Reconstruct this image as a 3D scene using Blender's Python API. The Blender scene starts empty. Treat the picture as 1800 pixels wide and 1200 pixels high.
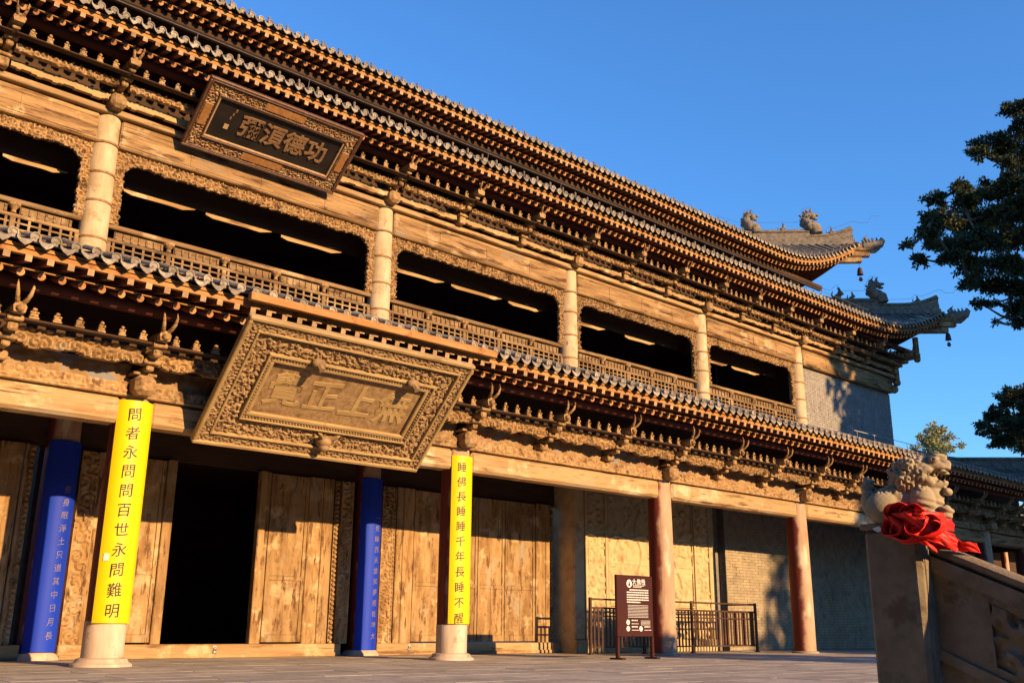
import bpy, bmesh, math, random
import numpy as np
from mathutils import Vector, Matrix
PI = math.pi; R = math.radians
C = bpy.context.scene.collection
S = bpy.context.scene
random.seed(7); RS = np.random.RandomState(11)

# ---------------------------------------------------------------- camera, world, sun
YAW, PITCH, ROLL, FPX = 0.7272, 0.2816, 0.0091, 1728.57
CAM = Vector((-5.157, -14.056, 0.567))
fw = Vector((math.sin(YAW)*math.cos(PITCH), math.cos(YAW)*math.cos(PITCH), math.sin(PITCH)))
r0 = Vector((math.cos(YAW), -math.sin(YAW), 0)); u0 = r0.cross(fw)
rt = r0*math.cos(ROLL)+u0*math.sin(ROLL); up = u0*math.cos(ROLL)-r0*math.sin(ROLL)
cd = bpy.data.cameras.new('camera'); co = bpy.data.objects.new('camera', cd); C.objects.link(co)
cd.sensor_fit = 'HORIZONTAL'; cd.sensor_width = 36; cd.lens = FPX/1800*36
cd.clip_start = 0.05; cd.clip_end = 3000
co.matrix_world = Matrix(((rt.x, up.x, -fw.x, CAM.x), (rt.y, up.y, -fw.y, CAM.y), (rt.z, up.z, -fw.z, CAM.z), (0, 0, 0, 1)))
S.camera = co
TOSUN = Vector((0.16, -1.0, 0.285)).normalized()
SUN_EL = math.asin(TOSUN.z); SUN_AZ = math.atan2(TOSUN.x, TOSUN.y)      # azimuth clockwise from +y
W = bpy.data.worlds.new('World'); S.world = W; W.use_nodes = True
wn = W.node_tree.nodes; wl = W.node_tree.links; wn.clear()
sky = wn.new('ShaderNodeTexSky'); sky.sky_type = 'NISHITA'; sky.sun_disc = False
sky.sun_elevation = SUN_EL; sky.sun_rotation = SUN_AZ
sky.air_density = 1.3; sky.dust_density = 0.0; sky.ozone_density = 9.0; sky.altitude = 0
bg = wn.new('ShaderNodeBackground'); bg.inputs['Strength'].default_value = 0.12
wo = wn.new('ShaderNodeOutputWorld'); wl.new(sky.outputs[0], bg.inputs[0]); wl.new(bg.outputs[0], wo.inputs[0])
sd = bpy.data.lights.new('sun', 'SUN'); sd.energy = 3.65; sd.angle = R(0.53); sd.color = (1.0, 0.65, 0.31)
so = bpy.data.objects.new('sun', sd); C.objects.link(so); so.location = (10, -40, 30)
so.rotation_euler = (-TOSUN).to_track_quat('-Z', 'Y').to_euler()
S.view_settings.view_transform = 'Standard'; S.view_settings.look = 'None'
S.view_settings.exposure = 1.3; S.view_settings.gamma = 1.0; S.view_settings.use_curve_mapping = False
S.render.engine = 'CYCLES'
S.cycles.max_bounces = 6; S.cycles.diffuse_bounces = 1

# ---------------------------------------------------------------- helpers
def tag(o, label=None, cat=None, group=None, kind=None):
    if label: o['label'] = label
    if cat: o['category'] = cat
    if group: o['group'] = group
    if kind: o['kind'] = kind
    return o
WL = {}                                   # world location of roots and parts
def empty(name, loc, label=None, cat=None, group=None, parent=None, kind=None):
    o = bpy.data.objects.new(name, None); C.objects.link(o); o.empty_display_size = 0.3
    loc = Vector(loc); WL[o] = loc
    if parent is not None: o.parent = parent; o.location = loc-WL[parent]
    else: o.location = loc
    return tag(o, label, cat, group, kind)

class MB:
    def __init__(s): s.v = []; s.f = []; s.n = 0; s.fm = []
    def add(s, vs, fs, mi=0):
        vs = np.asarray(vs, float).reshape(-1, 3); k = s.n
        s.v.append(vs); s.n += len(vs)
        s.f.extend([tuple(i+k for i in f) for f in fs]); s.fm.extend([mi]*len(fs)); return s
    def box(s, x0, x1, y0, y1, z0, z1, b=0.0, mi=0):
        return s.obox(((x0+x1)/2, (y0+y1)/2, (z0+z1)/2), ((x1-x0)/2, (y1-y0)/2, (z1-z0)/2), None, b, mi)
    def obox(s, c, h, M=None, b=0.0, mi=0):
        hx, hy, hz = h; sg = [(x, y, z) for x in (-1, 1) for y in (-1, 1) for z in (-1, 1)]
        if b <= 0:
            v = [(x*hx, y*hy, z*hz) for x, y, z in sg]
            f = [(0, 1, 3, 2), (4, 6, 7, 5), (0, 4, 5, 1), (2, 3, 7, 6), (0, 2, 6, 4), (1, 5, 7, 3)]
        else:
            b = min(b, .45*min(h)); v = []
            for x, y, z in sg:
                v += [(x*hx, y*(hy-b), z*(hz-b)), (x*(hx-b), y*hy, z*(hz-b)), (x*(hx-b), y*(hy-b), z*hz)]
            q = [(0, 1, 3, 2), (4, 6, 7, 5), (0, 4, 5, 1), (2, 3, 7, 6), (0, 2, 6, 4), (1, 5, 7, 3)]; ax = [0, 0, 1, 1, 2, 2]
            f = [tuple(i*3+a for i in qq) for qq, a in zip(q, ax)]
            def ed(i, j, a, bb): f.append((i*3+a, j*3+a, j*3+bb, i*3+bb))
            for i, p in enumerate(sg):
                for a in range(3):
                    if p[a] < 0:
                        j = i+(4, 2, 1)[a]; o1, o2 = [t for t in range(3) if t != a]; ed(i, j, o1, o2)
            for i, p in enumerate(sg):
                f.append((i*3, i*3+1, i*3+2))
        v = np.array(v)
        if M is not None: v = v@np.array(M).T
        return s.add(v+np.array(c), f, mi)
    def tube(s, pts, rad, n=8, cap=True, flat=None, mi=0):
        pts = [Vector(p) for p in pts]; m = len(pts)
        rad = [rad]*m if not hasattr(rad, '__len__') else rad
        vs = []; prev = None
        for i, p in enumerate(pts):
            t = (pts[min(i+1, m-1)]-pts[max(i-1, 0)]).normalized()
            if prev is None:
                a = Vector((0, 0, 1)) if abs(t.z) < .9 else Vector((1, 0, 0)); nx = t.cross(a).normalized()
            else: nx = (prev-t*prev.dot(t)).normalized()
            prev = nx; ny = t.cross(nx)
            for k in range(n):
                an = 2*PI*k/n; vs.append(p+nx*(math.cos(an)*rad[i])+ny*(math.sin(an)*rad[i]))
        fs = [(i*n+k, i*n+(k+1) % n, (i+1)*n+(k+1) % n, (i+1)*n+k) for i in range(m-1) for k in range(n)]
        if cap: fs += [tuple(range(n))[::-1], tuple((m-1)*n+k for k in range(n))]
        return s.add([tuple(v) for v in vs], fs, mi)
    def lathe(s, prof, c, n=24, mi=0):
        vs = []; m = len(prof)
        for r, z in prof:
            for k in range(n): vs.append((c[0]+r*math.cos(2*PI*k/n), c[1]+r*math.sin(2*PI*k/n), c[2]+z))
        fs = [(i*n+k, i*n+(k+1) % n, (i+1)*n+(k+1) % n, (i+1)*n+k) for i in range(m-1) for k in range(n)]
        fs += [tuple(range(n))[::-1], tuple((m-1)*n+k for k in range(n))]
        return s.add(vs, fs, mi)
    def prism(s, poly, O, U, V, N, d, mi=0):
        O, U, V, N = map(np.array, (O, U, V, N)); k = len(poly)
        a = np.array([O+U*p[0]+V*p[1] for p in poly]); b = a+N*d
        fs = [tuple(range(k)), tuple(range(2*k-1, k-1, -1))]+[(i, i+k, (i+1) % k+k, (i+1) % k) for i in range(k)]
        return s.add(np.vstack([a, b]), fs, mi)
    def ico(s, c, r, sub=2, M=None, mi=0):
        v, f = ICO[sub]; v = v*np.array(r)
        if M is not None: v = v@np.array(M).T
        return s.add(v+np.array(c), f, mi)
    def relief(s, O, U, V, N, w, h, res, fun, depth, back=.03, mask=None, mi=0):
        """carved slab: a grid over w x h pushed out along N by fun(u,v)*depth, closed at the back"""
        nu, nv = max(2, int(w/res)), max(2, int(h/res))
        u = np.linspace(0, w, nu+1); v = np.linspace(0, h, nv+1); UU, VV = np.meshgrid(u, v, indexing='ij')
        H = fun(UU, VV)*depth
        O, U, V, N = map(lambda t: np.array(t, float), (O, U, V, N))
        P = O+UU[..., None]*U+VV[..., None]*V
        F = (P+H[..., None]*N).reshape(-1, 3); B = (P-back*N).reshape(-1, 3)
        uc = (UU[:-1, :-1]+UU[1:, 1:])/2; vc = (VV[:-1, :-1]+VV[1:, 1:])/2
        keep = np.ones_like(uc, bool) if mask is None else mask(uc, vc)
        idx = lambda i, j: i*(nv+1)+j; off = (nu+1)*(nv+1); fs = []
        for i in range(nu):
            for j in range(nv):
                if not keep[i, j]: continue
                a, b, c, d = idx(i, j), idx(i+1, j), idx(i+1, j+1), idx(i, j+1)
                fs.append((a, b, c, d))
                if j == 0 or not keep[i, j-1]: fs.append((b, a, a+off, b+off))
                if j == nv-1 or not keep[i, j+1]: fs.append((d, c, c+off, d+off))
                if i == 0 or not keep[i-1, j]: fs.append((a, d, d+off, a+off))
                if i == nu-1 or not keep[i+1, j]: fs.append((c, b, b+off, c+off))
        return s.add(np.vstack([F, B]), fs, mi)
    def mesh(s, name, mats, smooth=35, centre=True):
        m = bpy.data.meshes.new(name); v = np.vstack(s.v) if s.v else np.zeros((0, 3))
        used = np.zeros(len(v), bool)
        for f in s.f: used[list(f)] = True
        if not used.all():
            mp = np.cumsum(used)-1; v = v[used]; fs = [tuple(int(mp[i]) for i in f) for f in s.f]
        else: fs = s.f
        c = (v.min(0)+v.max(0))/2 if centre else np.zeros(3); m.from_pydata((v-c).tolist(), [], fs)
        for mt in (mats if isinstance(mats, (list, tuple)) else [mats]): m.materials.append(mt)
        if any(s.fm): m.polygons.foreach_set('material_index', s.fm)
        if smooth:
            m.polygons.foreach_set('use_smooth', [True]*len(fs)); m.set_sharp_from_angle(angle=R(smooth))
        m.validate(); return m, Vector(c)
    def build(s, name, mats, parent=None, smooth=35):
        m, c = s.mesh(name, mats, smooth)
        o = bpy.data.objects.new(name, m); C.objects.link(o); WL[o] = c
        if parent is not None: o.parent = parent; o.location = c-WL[parent]
        else: o.location = c
        return o
def inst(mesh, name, loc, parent, rot=None, scale=None):
    o = bpy.data.objects.new(name, mesh); C.objects.link(o); loc = Vector(loc); WL[o] = loc
    o.parent = parent; o.location = loc-WL[parent]
    if rot: o.rotation_euler = rot
    if scale: o.scale = scale
    return o
ICO = {}
for sb in (1, 2, 3):
    bm = bmesh.new(); bmesh.ops.create_icosphere(bm, subdivisions=sb, radius=1)
    bm.verts.ensure_lookup_table()
    ICO[sb] = (np.array([v.co[:] for v in bm.verts]), [tuple(v.index for v in f.verts) for f in bm.faces]); bm.free()

HT = np.random.RandomState(5).rand(64, 64, 4)
def scroll(U, V, s, ks=8.0, seed=0):
    """carved scroll / cloud pattern: soft-edged spirals round jittered centres, 0..1"""
    cu = np.floor(U/s).astype(int); cv = np.floor(V/s).astype(int)
    num = np.zeros(U.shape); den = np.full(U.shape, 1e-9)
    for di in (-1, 0, 1):
        for dj in (-1, 0, 1):
            h = HT[(cu+di+seed*7) % 64, (cv+dj+seed*13) % 64]
            dx = U-(cu+di+.15+.7*h[..., 0])*s; dy = V-(cv+dj+.15+.7*h[..., 1])*s
            q = np.hypot(dx, dy)/s; k = np.sign(h[..., 2]-.5)
            v = .5+.5*np.sin(k*np.arctan2(dy, dx)+q*ks*1.5+h[..., 3]*6.28)
            v = np.clip(v*1.5-.2, 0, 1)*np.clip(1.3-q*.8, 0, 1)+.3*np.clip(.45-q, 0, 1)
            w = np.exp(-q*q*14); num += w*v; den += w
    return np.clip(num/den, 0, 1)
def fnoise(U, V, s, seed=0):
    rs = np.random.RandomState(seed); o = np.zeros(U.shape)
    for k in range(7):
        a = rs.rand()*6.28; f = 6.28/s*(.5+1.3*rs.rand())
        o += np.sin(U*f*math.cos(a)+V*f*math.sin(a)+rs.rand()*6.28)
    return o/7

# ---------------------------------------------------------------- materials
def mat(name, c1, c2, c3=None, scale=3., st=(1, 1, 1), rough=.8, bump=.3, bscale=None, bst=None, var=0., c3amt=.5,
        c3scale=.8, spec=.3, metal=0., detail=6, bdist=.02, c4=None, c4amt=.6, c4scale=6., crack=None, grey=None):
    c1, c2, c3, c4 = [tuple(v*.87 for v in c) if c else c for c in (c1, c2, c3, c4)]              # every base colour scaled down alike so the shade reads deeper
    m = bpy.data.materials.new(name); m.use_nodes = True; nt = m.node_tree; N = nt.nodes; L = nt.links
    b = N['Principled BSDF']; b.inputs['Roughness'].default_value = rough; b.inputs['Metallic'].default_value = metal
    b.inputs['Specular IOR Level'].default_value = spec
    geo = N.new('ShaderNodeNewGeometry')
    def noise(sc, stv, det=detail, rg=.6):
        mp = N.new('ShaderNodeMapping'); mp.inputs['Scale'].default_value = (sc*stv[0], sc*stv[1], sc*stv[2])
        L.new(geo.outputs['Position'], mp.inputs['Vector'])
        n = N.new('ShaderNodeTexNoise'); n.inputs['Scale'].default_value = 1; n.inputs['Detail'].default_value = det
        n.inputs['Roughness'].default_value = rg; L.new(mp.outputs[0], n.inputs['Vector']); return n
    n1 = noise(scale, st)
    rp = N.new('ShaderNodeValToRGB'); rp.color_ramp.elements[0].position = .36; rp.color_ramp.elements[1].position = .66
    rp.color_ramp.elements[0].color = (*c1, 1); rp.color_ramp.elements[1].color = (*c2, 1)
    L.new(n1.outputs['Fac'], rp.inputs[0]); col = rp.outputs[0]
    def over(col, cc, sc, amt, stv=(1, 1, 1)):
        n = noise(sc, stv, 8, .65); r2 = N.new('ShaderNodeValToRGB')
        p = .72-.4*amt; r2.color_ramp.elements[0].position = p; r2.color_ramp.elements[1].position = min(1, p+.09)
        L.new(n.outputs['Fac'], r2.inputs[0])
        mx = N.new('ShaderNodeMix'); mx.data_type = 'RGBA'; L.new(r2.outputs[0], mx.inputs[0])
        L.new(col, mx.inputs[6]); mx.inputs[7].default_value = (*cc, 1); return mx.outputs[2]
    if c3: col = over(col, c3, c3scale, c3amt)
    if c4: col = over(col, c4, c4scale, c4amt, st)
    if grey: col = over(col, grey[0], grey[1], grey[2], (st[0]**.5, st[1]**.5, st[2]**.5))
    if crack: col = over(col, crack[0], crack[1], crack[2], crack[3])
    if var:
        oi = N.new('ShaderNodeObjectInfo'); mr = N.new('ShaderNodeMapRange')
        mr.inputs[3].default_value = 1-var; mr.inputs[4].default_value = 1+var; L.new(oi.outputs['Random'], mr.inputs[0])
        hs = N.new('ShaderNodeHueSaturation'); L.new(mr.outputs[0], hs.inputs['Value']); L.new(col, hs.inputs['Color']); col = hs.outputs[0]
    L.new(col, b.inputs['Base Color'])
    if bump:
        n2 = noise(bscale or scale*3, bst or st, 8, .7); bp = N.new('ShaderNodeBump')
        bp.inputs['Strength'].default_value = bump; bp.inputs['Distance'].default_value = bdist
        L.new(n2.outputs['Fac'], bp.inputs['Height']); L.new(bp.outputs[0], b.inputs['Normal'])
    return m
GX = (.12, 1, 1); GZ = (1, 1, .1); GY = (1, .12, 1)
M = {}
M['beam'] = mat('weathered_beam_wood', (.25, .135, .052), (.48, .30, .135), (.56, .385, .205), 7, GX, .8, .7, 40, (.06, 1, 1), c3amt=.40, c3scale=1.6, c4=(.11, .052, .023), c4amt=.47, c4scale=9, var=.16, grey=((.29, .22, .15), 2.2, .30), crack=((.04, .02, .01), 26, .33, (.03, 1, 1)))
M['beam_pale'] = mat('pale_beam_wood', (.36, .21, .09), (.58, .40, .20), (.68, .53, .33), 5, GX, .75, .6, 40, (.06, 1, 1), c3amt=.42, c3scale=1.1, c4=(.19, .088, .032), c4amt=.46, c4scale=5, var=.12, grey=((.38, .29, .19), 1.8, .34), crack=((.06, .03, .014), 24, .31, (.03, 1, 1)))
M['carve'] = mat('carved_wood', (.28, .155, .062), (.52, .335, .16), (.15, .078, .033), 14, (1, 1, 1), .8, .5, 50, c3amt=.47, c3scale=4, var=.18, grey=((.38, .30, .20), 3.0, .30))
M['carve_paint'] = mat('carved_wood_with_faded_paint', (.26, .15, .068), (.42, .27, .135), (.23, .235, .25), 6, (1, 1, 1), .8, .45, 45, c3amt=.44, c3scale=3, c4=(.34, .13, .055), c4amt=.38, c4scale=4, var=.12)
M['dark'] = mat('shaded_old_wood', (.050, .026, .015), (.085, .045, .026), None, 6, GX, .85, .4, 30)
M['soffit'] = mat('red_soffit_boards', (.10, .030, .016), (.15, .045, .022), None, 6, GY, .8, .3, 30)
M['rafter'] = mat('red_rafter_paint', (.17, .048, .02), (.27, .09, .036), (.34, .17, .085), 9, (1, .2, 1), .75, .3, 40, var=.3, c3amt=.33, c3scale=7)
M['eaveboard'] = mat('yellow_eave_board', (.38, .165, .045), (.52, .27, .10), (.27, .10, .032), 8, GX, .75, .4, 40, c3amt=.42, c3scale=4)
M['flyend'] = mat('pale_rafter_end', (.36, .22, .115), (.50, .34, .20), None, 12, (1, 1, 1), .8, .3, 40, var=.25)
M['purlin'] = mat('dark_red_purlin', (.085, .022, .014), (.13, .035, .02), None, 5, GX, .7, .2)
M['tile'] = mat('grey_clay_tile', (.22, .18, .135), (.37, .315, .245), (.46, .40, .31), 10, (1, 1, 1), .85, .5, 40, var=.28, c3amt=.42, c3scale=8)
M['tileroof'] = mat('grey_clay_roof', (.12, .11, .10), (.21, .19, .165), (.28, .25, .205), 5, (1, 1, 1), .9, .6, 30, c3amt=.4, c3scale=2)
M['ridge'] = mat('ridge_clay', (.16, .13, .095), (.29, .24, .175), (.11, .095, .08), 7, (1, 1, 1), .9, .7, 25, c3amt=.42, c3scale=4)
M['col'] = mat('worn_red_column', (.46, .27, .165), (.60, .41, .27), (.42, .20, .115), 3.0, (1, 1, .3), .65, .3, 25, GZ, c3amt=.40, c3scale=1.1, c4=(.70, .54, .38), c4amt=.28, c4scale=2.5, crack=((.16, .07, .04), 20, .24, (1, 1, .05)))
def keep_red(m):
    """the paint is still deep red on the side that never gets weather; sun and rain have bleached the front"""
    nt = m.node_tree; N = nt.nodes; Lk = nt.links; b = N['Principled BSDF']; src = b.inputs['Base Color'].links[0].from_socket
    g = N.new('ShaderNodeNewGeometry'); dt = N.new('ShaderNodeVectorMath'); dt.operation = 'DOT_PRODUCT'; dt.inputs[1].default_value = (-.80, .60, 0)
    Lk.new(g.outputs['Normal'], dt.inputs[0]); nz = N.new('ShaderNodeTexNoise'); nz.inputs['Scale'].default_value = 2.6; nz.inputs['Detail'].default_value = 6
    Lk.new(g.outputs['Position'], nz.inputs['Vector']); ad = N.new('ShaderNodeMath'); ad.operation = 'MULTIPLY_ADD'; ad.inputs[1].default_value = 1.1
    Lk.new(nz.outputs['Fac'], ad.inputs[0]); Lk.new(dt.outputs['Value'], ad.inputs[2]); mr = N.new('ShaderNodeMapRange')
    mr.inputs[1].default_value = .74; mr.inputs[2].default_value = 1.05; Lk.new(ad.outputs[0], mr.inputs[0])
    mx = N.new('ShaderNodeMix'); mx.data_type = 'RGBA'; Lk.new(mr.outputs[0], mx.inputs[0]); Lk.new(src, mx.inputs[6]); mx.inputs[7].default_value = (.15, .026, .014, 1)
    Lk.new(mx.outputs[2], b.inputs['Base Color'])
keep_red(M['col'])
M['colbase'] = mat('bare_column_foot', (.56, .40, .29), (.70, .56, .43), (.44, .22, .13), 5, (1, 1, .3), .7, .3, 25, GZ, c3amt=.4, c3scale=3)
M['ucol'] = mat('cream_papered_column', (.50, .36, .20), (.66, .53, .34), (.42, .25, .12), 4, (1, 1, .5), .75, .35, 25, GZ, c3amt=.38, c3scale=2.0, c4=(.16, .09, .045), c4amt=.25, c4scale=7, crack=((.16, .09, .05), 22, .24, (1, 1, .06)))
M['hoop'] = mat('rusty_hoop', (.25, .12, .05), (.40, .22, .10), None, 20, rough=.7)
M['door'] = mat('bare_door_wood', (.28, .155, .058), (.49, .31, .14), (.60, .42, .22), 6, (1, 1, .22), .75, .6, 34, (1, 1, .08), c3amt=.44, c3scale=2.2, c4=(.15, .07, .028), c4amt=.43, c4scale=10, bdist=.025, var=.12, grey=((.36, .27, .17), 3.0, .42), crack=((.06, .03, .014), 30, .25, (1, 1, .04)))
M['sill'] = mat('threshold_wood', (.33, .19, .08), (.52, .34, .165), (.60, .44, .25), 5, GX, .75, .6, 30, (.05, 1, 1), c3amt=.42, c3scale=2, c4=(.20, .10, .045), c4amt=.42, c4scale=6, crack=((.07, .035, .016), 24, .26, (.03, 1, 1)))
M['brick'] = mat('grey_brick', (.25, .225, .20), (.36, .325, .285), (.20, .185, .17), 6, (1, 1, 1), .9, .5, 40, var=.15, c3amt=.35, c3scale=3)
M['mortar'] = mat('lime_mortar', (.20, .175, .15), (.28, .25, .21), None, 8, rough=.95, bump=.4)
M['lowbrick'] = mat('buff_brick', (.32, .25, .165), (.46, .37, .25), (.25, .20, .14), 5, (1, 1, 1), .9, .5, 40, c3amt=.4, c3scale=2)
M['clay'] = mat('carved_brick_clay', (.50, .365, .19), (.66, .505, .29), (.42, .29, .15), 4, (1, 1, 1), .85, .35, 40, c3amt=.38, c3scale=3)
M['paver'] = mat('stone_paver', (.40, .335, .26), (.53, .45, .355), (.32, .265, .205), 4, (1, 1, 1), .8, .6, 20, var=.16, c3amt=.42, c3scale=2, bdist=.015, c4=(.25, .20, .15), c4amt=.3, c4scale=9)
M['joint'] = mat('paver_joint', (.13, .11, .09), (.20, .165, .13), None, 6, rough=.95)
M['stone'] = mat('carved_stone', (.22, .17, .115), (.32, .255, .175), (.165, .122, .083), 9, (1, 1, 1), .9, .8, 70, c3amt=.42, c3scale=5, bdist=.008, c4=(.11, .085, .06), c4amt=.28, c4scale=3)
M['lionstone'] = mat('pale_sandstone', (.34, .272, .18), (.46, .375, .255), (.26, .20, .135), 9, (1, 1, 1), .9, .35, 70, c3amt=.40, c3scale=7, bdist=.004)
M['rail'] = mat('dusty_rail_wood', (.18, .10, .042), (.35, .225, .105), (.42, .29, .155), 7, GX, .8, .6, 40, (.06, 1, 1), c3amt=.38, c3scale=1.6, c4=(.09, .045, .02), c4amt=.42, c4scale=9, var=.2)
M['ground'] = mat('courtyard_stone', (.22, .19, .16), (.32, .28, .23), None, 2, rough=.9)
M['plaque'] = mat('bare_plaque_wood', (.36, .235, .10), (.48, .33, .15), (.29, .18, .075), 5, (.4, 1, 1), .65, .35, 30, c3amt=.42, c3scale=2.6)
M['plaquecarve'] = mat('carved_plaque_wood', (.25, .15, .07), (.41, .27, .135), (.17, .095, .045), 16, (1, 1, 1), .7, .35, 60, c3amt=.45, c3scale=4)
M['bframe'] = mat('lacquered_frame', (.24, .12, .055), (.38, .22, .10), (.46, .33, .17), 14, (1, 1, 1), .45, .3, 50, c3amt=.45, c3scale=7, c4=(.20, .22, .15), c4amt=.4, c4scale=5)
M['bframe2'] = mat('orange_frame_panel', (.34, .15, .05), (.46, .23, .08), None, 12, rough=.5)
M['bmould'] = mat('dark_frame_moulding', (.10, .045, .028), (.17, .085, .05), None, 14, rough=.4, bump=.15)
M['bfield'] = mat('black_lacquer', (.016, .012, .011), (.028, .021, .018), None, 3, rough=.45, bump=.1)
M['bglyph'] = mat('old_gilt', (.20, .105, .05), (.30, .175, .085), None, 14, rough=.45, bump=.3, spec=.5)
M['seal'] = mat('seal_gilt', (.5, .33, .18), (.6, .4, .2), None, 14)
M['yellow'] = mat('yellow_lacquer', (.84, .60, .004), (.90, .66, .006), None, 2, rough=.45, bump=.04, bscale=9)
M['ink'] = mat('black_ink', (.012, .010, .007), (.025, .02, .012), None, 9, bump=0, rough=.5)
M['blue'] = mat('blue_lacquer', (.004, .034, .50), (.007, .052, .62), (.35, .35, .45), 3, GZ, .6, .1, 10, c3amt=.03, c3scale=20)
M['gilt'] = mat('faded_gilt', (.16, .14, .24), (.30, .24, .20), None, 9, bump=0)
M['paper'] = mat('white_paper', (.75, .75, .72), (.8, .8, .78), None, 9, bump=0)
M['signred'] = mat('maroon_sign', (.052, .012, .010), (.066, .015, .011), None, 3, rough=.35, bump=.03)
M['white'] = mat('white_print', (.72, .72, .70), (.78, .78, .76), None, 9, bump=0)
M['iron'] = mat('brown_iron', (.055, .022, .014), (.09, .038, .022), (.14, .06, .03), 8, rough=.55, bump=.2, c3amt=.35)
M['bell'] = mat('dark_bronze', (.05, .02, .018), (.09, .035, .03), None, 9, rough=.5)
M['wire'] = mat('lightning_wire', (.10, .10, .12), (.16, .16, .17), None, 9, bump=0)
M['cable'] = mat('pale_cable', (.5, .48, .45), (.6, .58, .55), None, 9, bump=0)
M['red'] = mat('red_silk', (.82, .016, .010), (.95, .035, .018), None, 6, rough=.5, bump=.35, bscale=260, bdist=.002)
M['bark'] = mat('bark', (.07, .05, .035), (.13, .095, .065), None, 6, GZ, .9, .8, 18)
M['steel'] = mat('ring_iron', (.35, .33, .3), (.5, .47, .42), None, 9, metal=.6, rough=.5)
def leafmat(name, c1, c2, c3):
    m = mat(name, c1, c2, c3, 1.3, (1, 1, 1), .6, 0, c3amt=.4, c3scale=.7)
    nt = m.node_tree; b = nt.nodes['Principled BSDF']; src = b.inputs['Base Color'].links[0].from_socket
    t = nt.nodes.new('ShaderNodeBsdfTranslucent'); nt.links.new(src, t.inputs[0])
    mx = nt.nodes.new('ShaderNodeMixShader'); mx.inputs[0].default_value = .25
    nt.links.new(b.outputs[0], mx.inputs[1]); nt.links.new(t.outputs[0], mx.inputs[2])
    nt.links.new(mx.outputs[0], nt.nodes['Material Output'].inputs[0]); return m
M['leaf'] = leafmat('dark_leaves', (.03, .042, .015), (.06, .072, .022), (.13, .095, .02))
M['leafpale'] = leafmat('pale_leaves', (.24, .25, .09), (.36, .34, .12), (.42, .36, .14))

# ---------------------------------------------------------------- lettering
_cu = bpy.data.curves.new('lettering', 'FONT'); _to = bpy.data.objects.new('lettering', _cu); C.objects.link(_to)
def glyph(ch, size, bold=.0, ext=0., bev=0., slant=.10, seed=0, cut=False):
    """one character as vertices (centred on its square) and faces, brushed a little by hand"""
    _cu.body = ch; _cu.size = 1; _cu.offset = bold; _cu.extrude = ext/size; _cu.bevel_depth = bev/size; _cu.bevel_resolution = 1
    _cu.resolution_u = 3
    dg = bpy.context.evaluated_depsgraph_get(); dg.update()
    m = bpy.data.meshes.new_from_object(_to.evaluated_get(dg))
    if cut:                                                                      # split wide strokes so they can bend round a column
        bm = bmesh.new(); bm.from_mesh(m)
        for xx in np.arange(.06, 1., .08): bmesh.ops.bisect_plane(bm, geom=bm.verts[:]+bm.edges[:]+bm.faces[:], plane_co=(xx, 0, 0), plane_no=(1, 0, 0))
        bm.to_mesh(m); bm.free()
    v = np.array([x.co[:] for x in m.vertices]) if len(m.vertices) else np.zeros((0, 3)); f = [tuple(p.vertices) for p in m.polygons]
    bpy.data.meshes.remove(m)
    if not len(v): return v, f
    v[:, 0] -= .5; v[:, 1] -= .37; rs = np.random.RandomState(seed*17+3)
    p = rs.rand(6)*6.28
    x, y = v[:, 0].copy(), v[:, 1].copy()
    v[:, 0] = x+.016*np.sin(5*y+p[0])
    v[:, 1] = y+slant*x+.016*np.sin(5*x+p[2])
    return v*size, f
# ================================================================ setting
g = MB(); g.add([(-900, -900, -1.06), (900, -900, -1.06), (900, 900, -1.06), (-900, 900, -1.06)], [(0, 1, 2, 3)])
tag(g.build('ground', M['ground']), kind='structure')
TX0, TX1, TY0 = -24., 34., -11.62
t = MB(); t.box(TX0, TX1, TY0+.02, 34, -1.04, -.03)
terrace = tag(t.build('terrace', M['joint'], smooth=None), kind='structure')
# paving slabs, laid in courses along the hall front
slabs = []; y = -11.6; row = 0
while y < 2.2:
    d = .62 if row else .42
    x = TX0+RS.rand()*.5
    while x < TX1:
        w = .85+.5*RS.rand(); slabs.append((x, min(x+w, TX1), y, y+d)); x += w
    y += d; row += 1
slabs.append((TX0, TX1, 2.2+.3, 6.0))
def seen(x, y, z):
    d = Vector((x, y, z))-CAM; f = d.dot(fw)
    if f < .3: return 0
    return f, 900+FPX*d.dot(rt)/f, 600-FPX*d.dot(up)/f
own, rest = [], MB()
for s in slabs:
    p = seen((s[0]+s[1])/2, (s[2]+s[3])/2, 0); vis = p and -120 < p[1] < 1620 and 1100 < p[2] < 1290
    own.append((p[0] if vis else 999, s))
own.sort(key=lambda a: a[0])
for k, (dist, s) in enumerate(own):
    dz = -.004*RS.rand()
    if dist < 900 and k < 290:
        m = MB(); m.box(s[0]+.006, s[1]-.006, s[2]+.006, s[3]-.006, -.028, dz, .006); m.build('paver', M['paver'], terrace, None)
    else: rest.box(s[0]+.006, s[1]-.006, s[2]+.006, s[3]-.006, -.028, dz)
tag(rest.build('pavers', M['paver'], terrace, None), kind='stuff')
wf = MB(); wf.box(TX0, -.55, TY0-.02, TY0+.018, -1.05, -.20, .01); wf.box(6.55, TX1, TY0-.02, TY0+.018, -1.05, -.20, .01)
wf.box(TX0, -.55, TY0-.08, TY0+.3, -.195, -.029, .02); wf.box(6.55, TX1, TY0-.08, TY0+.3, -.195, -.029, .02)
wf.build('terrace_edge', M['stone'], terrace)

# ================================================================ the hall
hall = empty('temple_hall', (3, 3, 0), 'two storey golden timber temple hall with three tiled eaves above a stone terrace', 'temple')
XC = [-5.73, 0, 6, 11.73, 17.09, 22.09, 27.9, 31.0]
Y2 = 2.85
def bm_(f): m = MB(); f(m); return m
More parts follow.
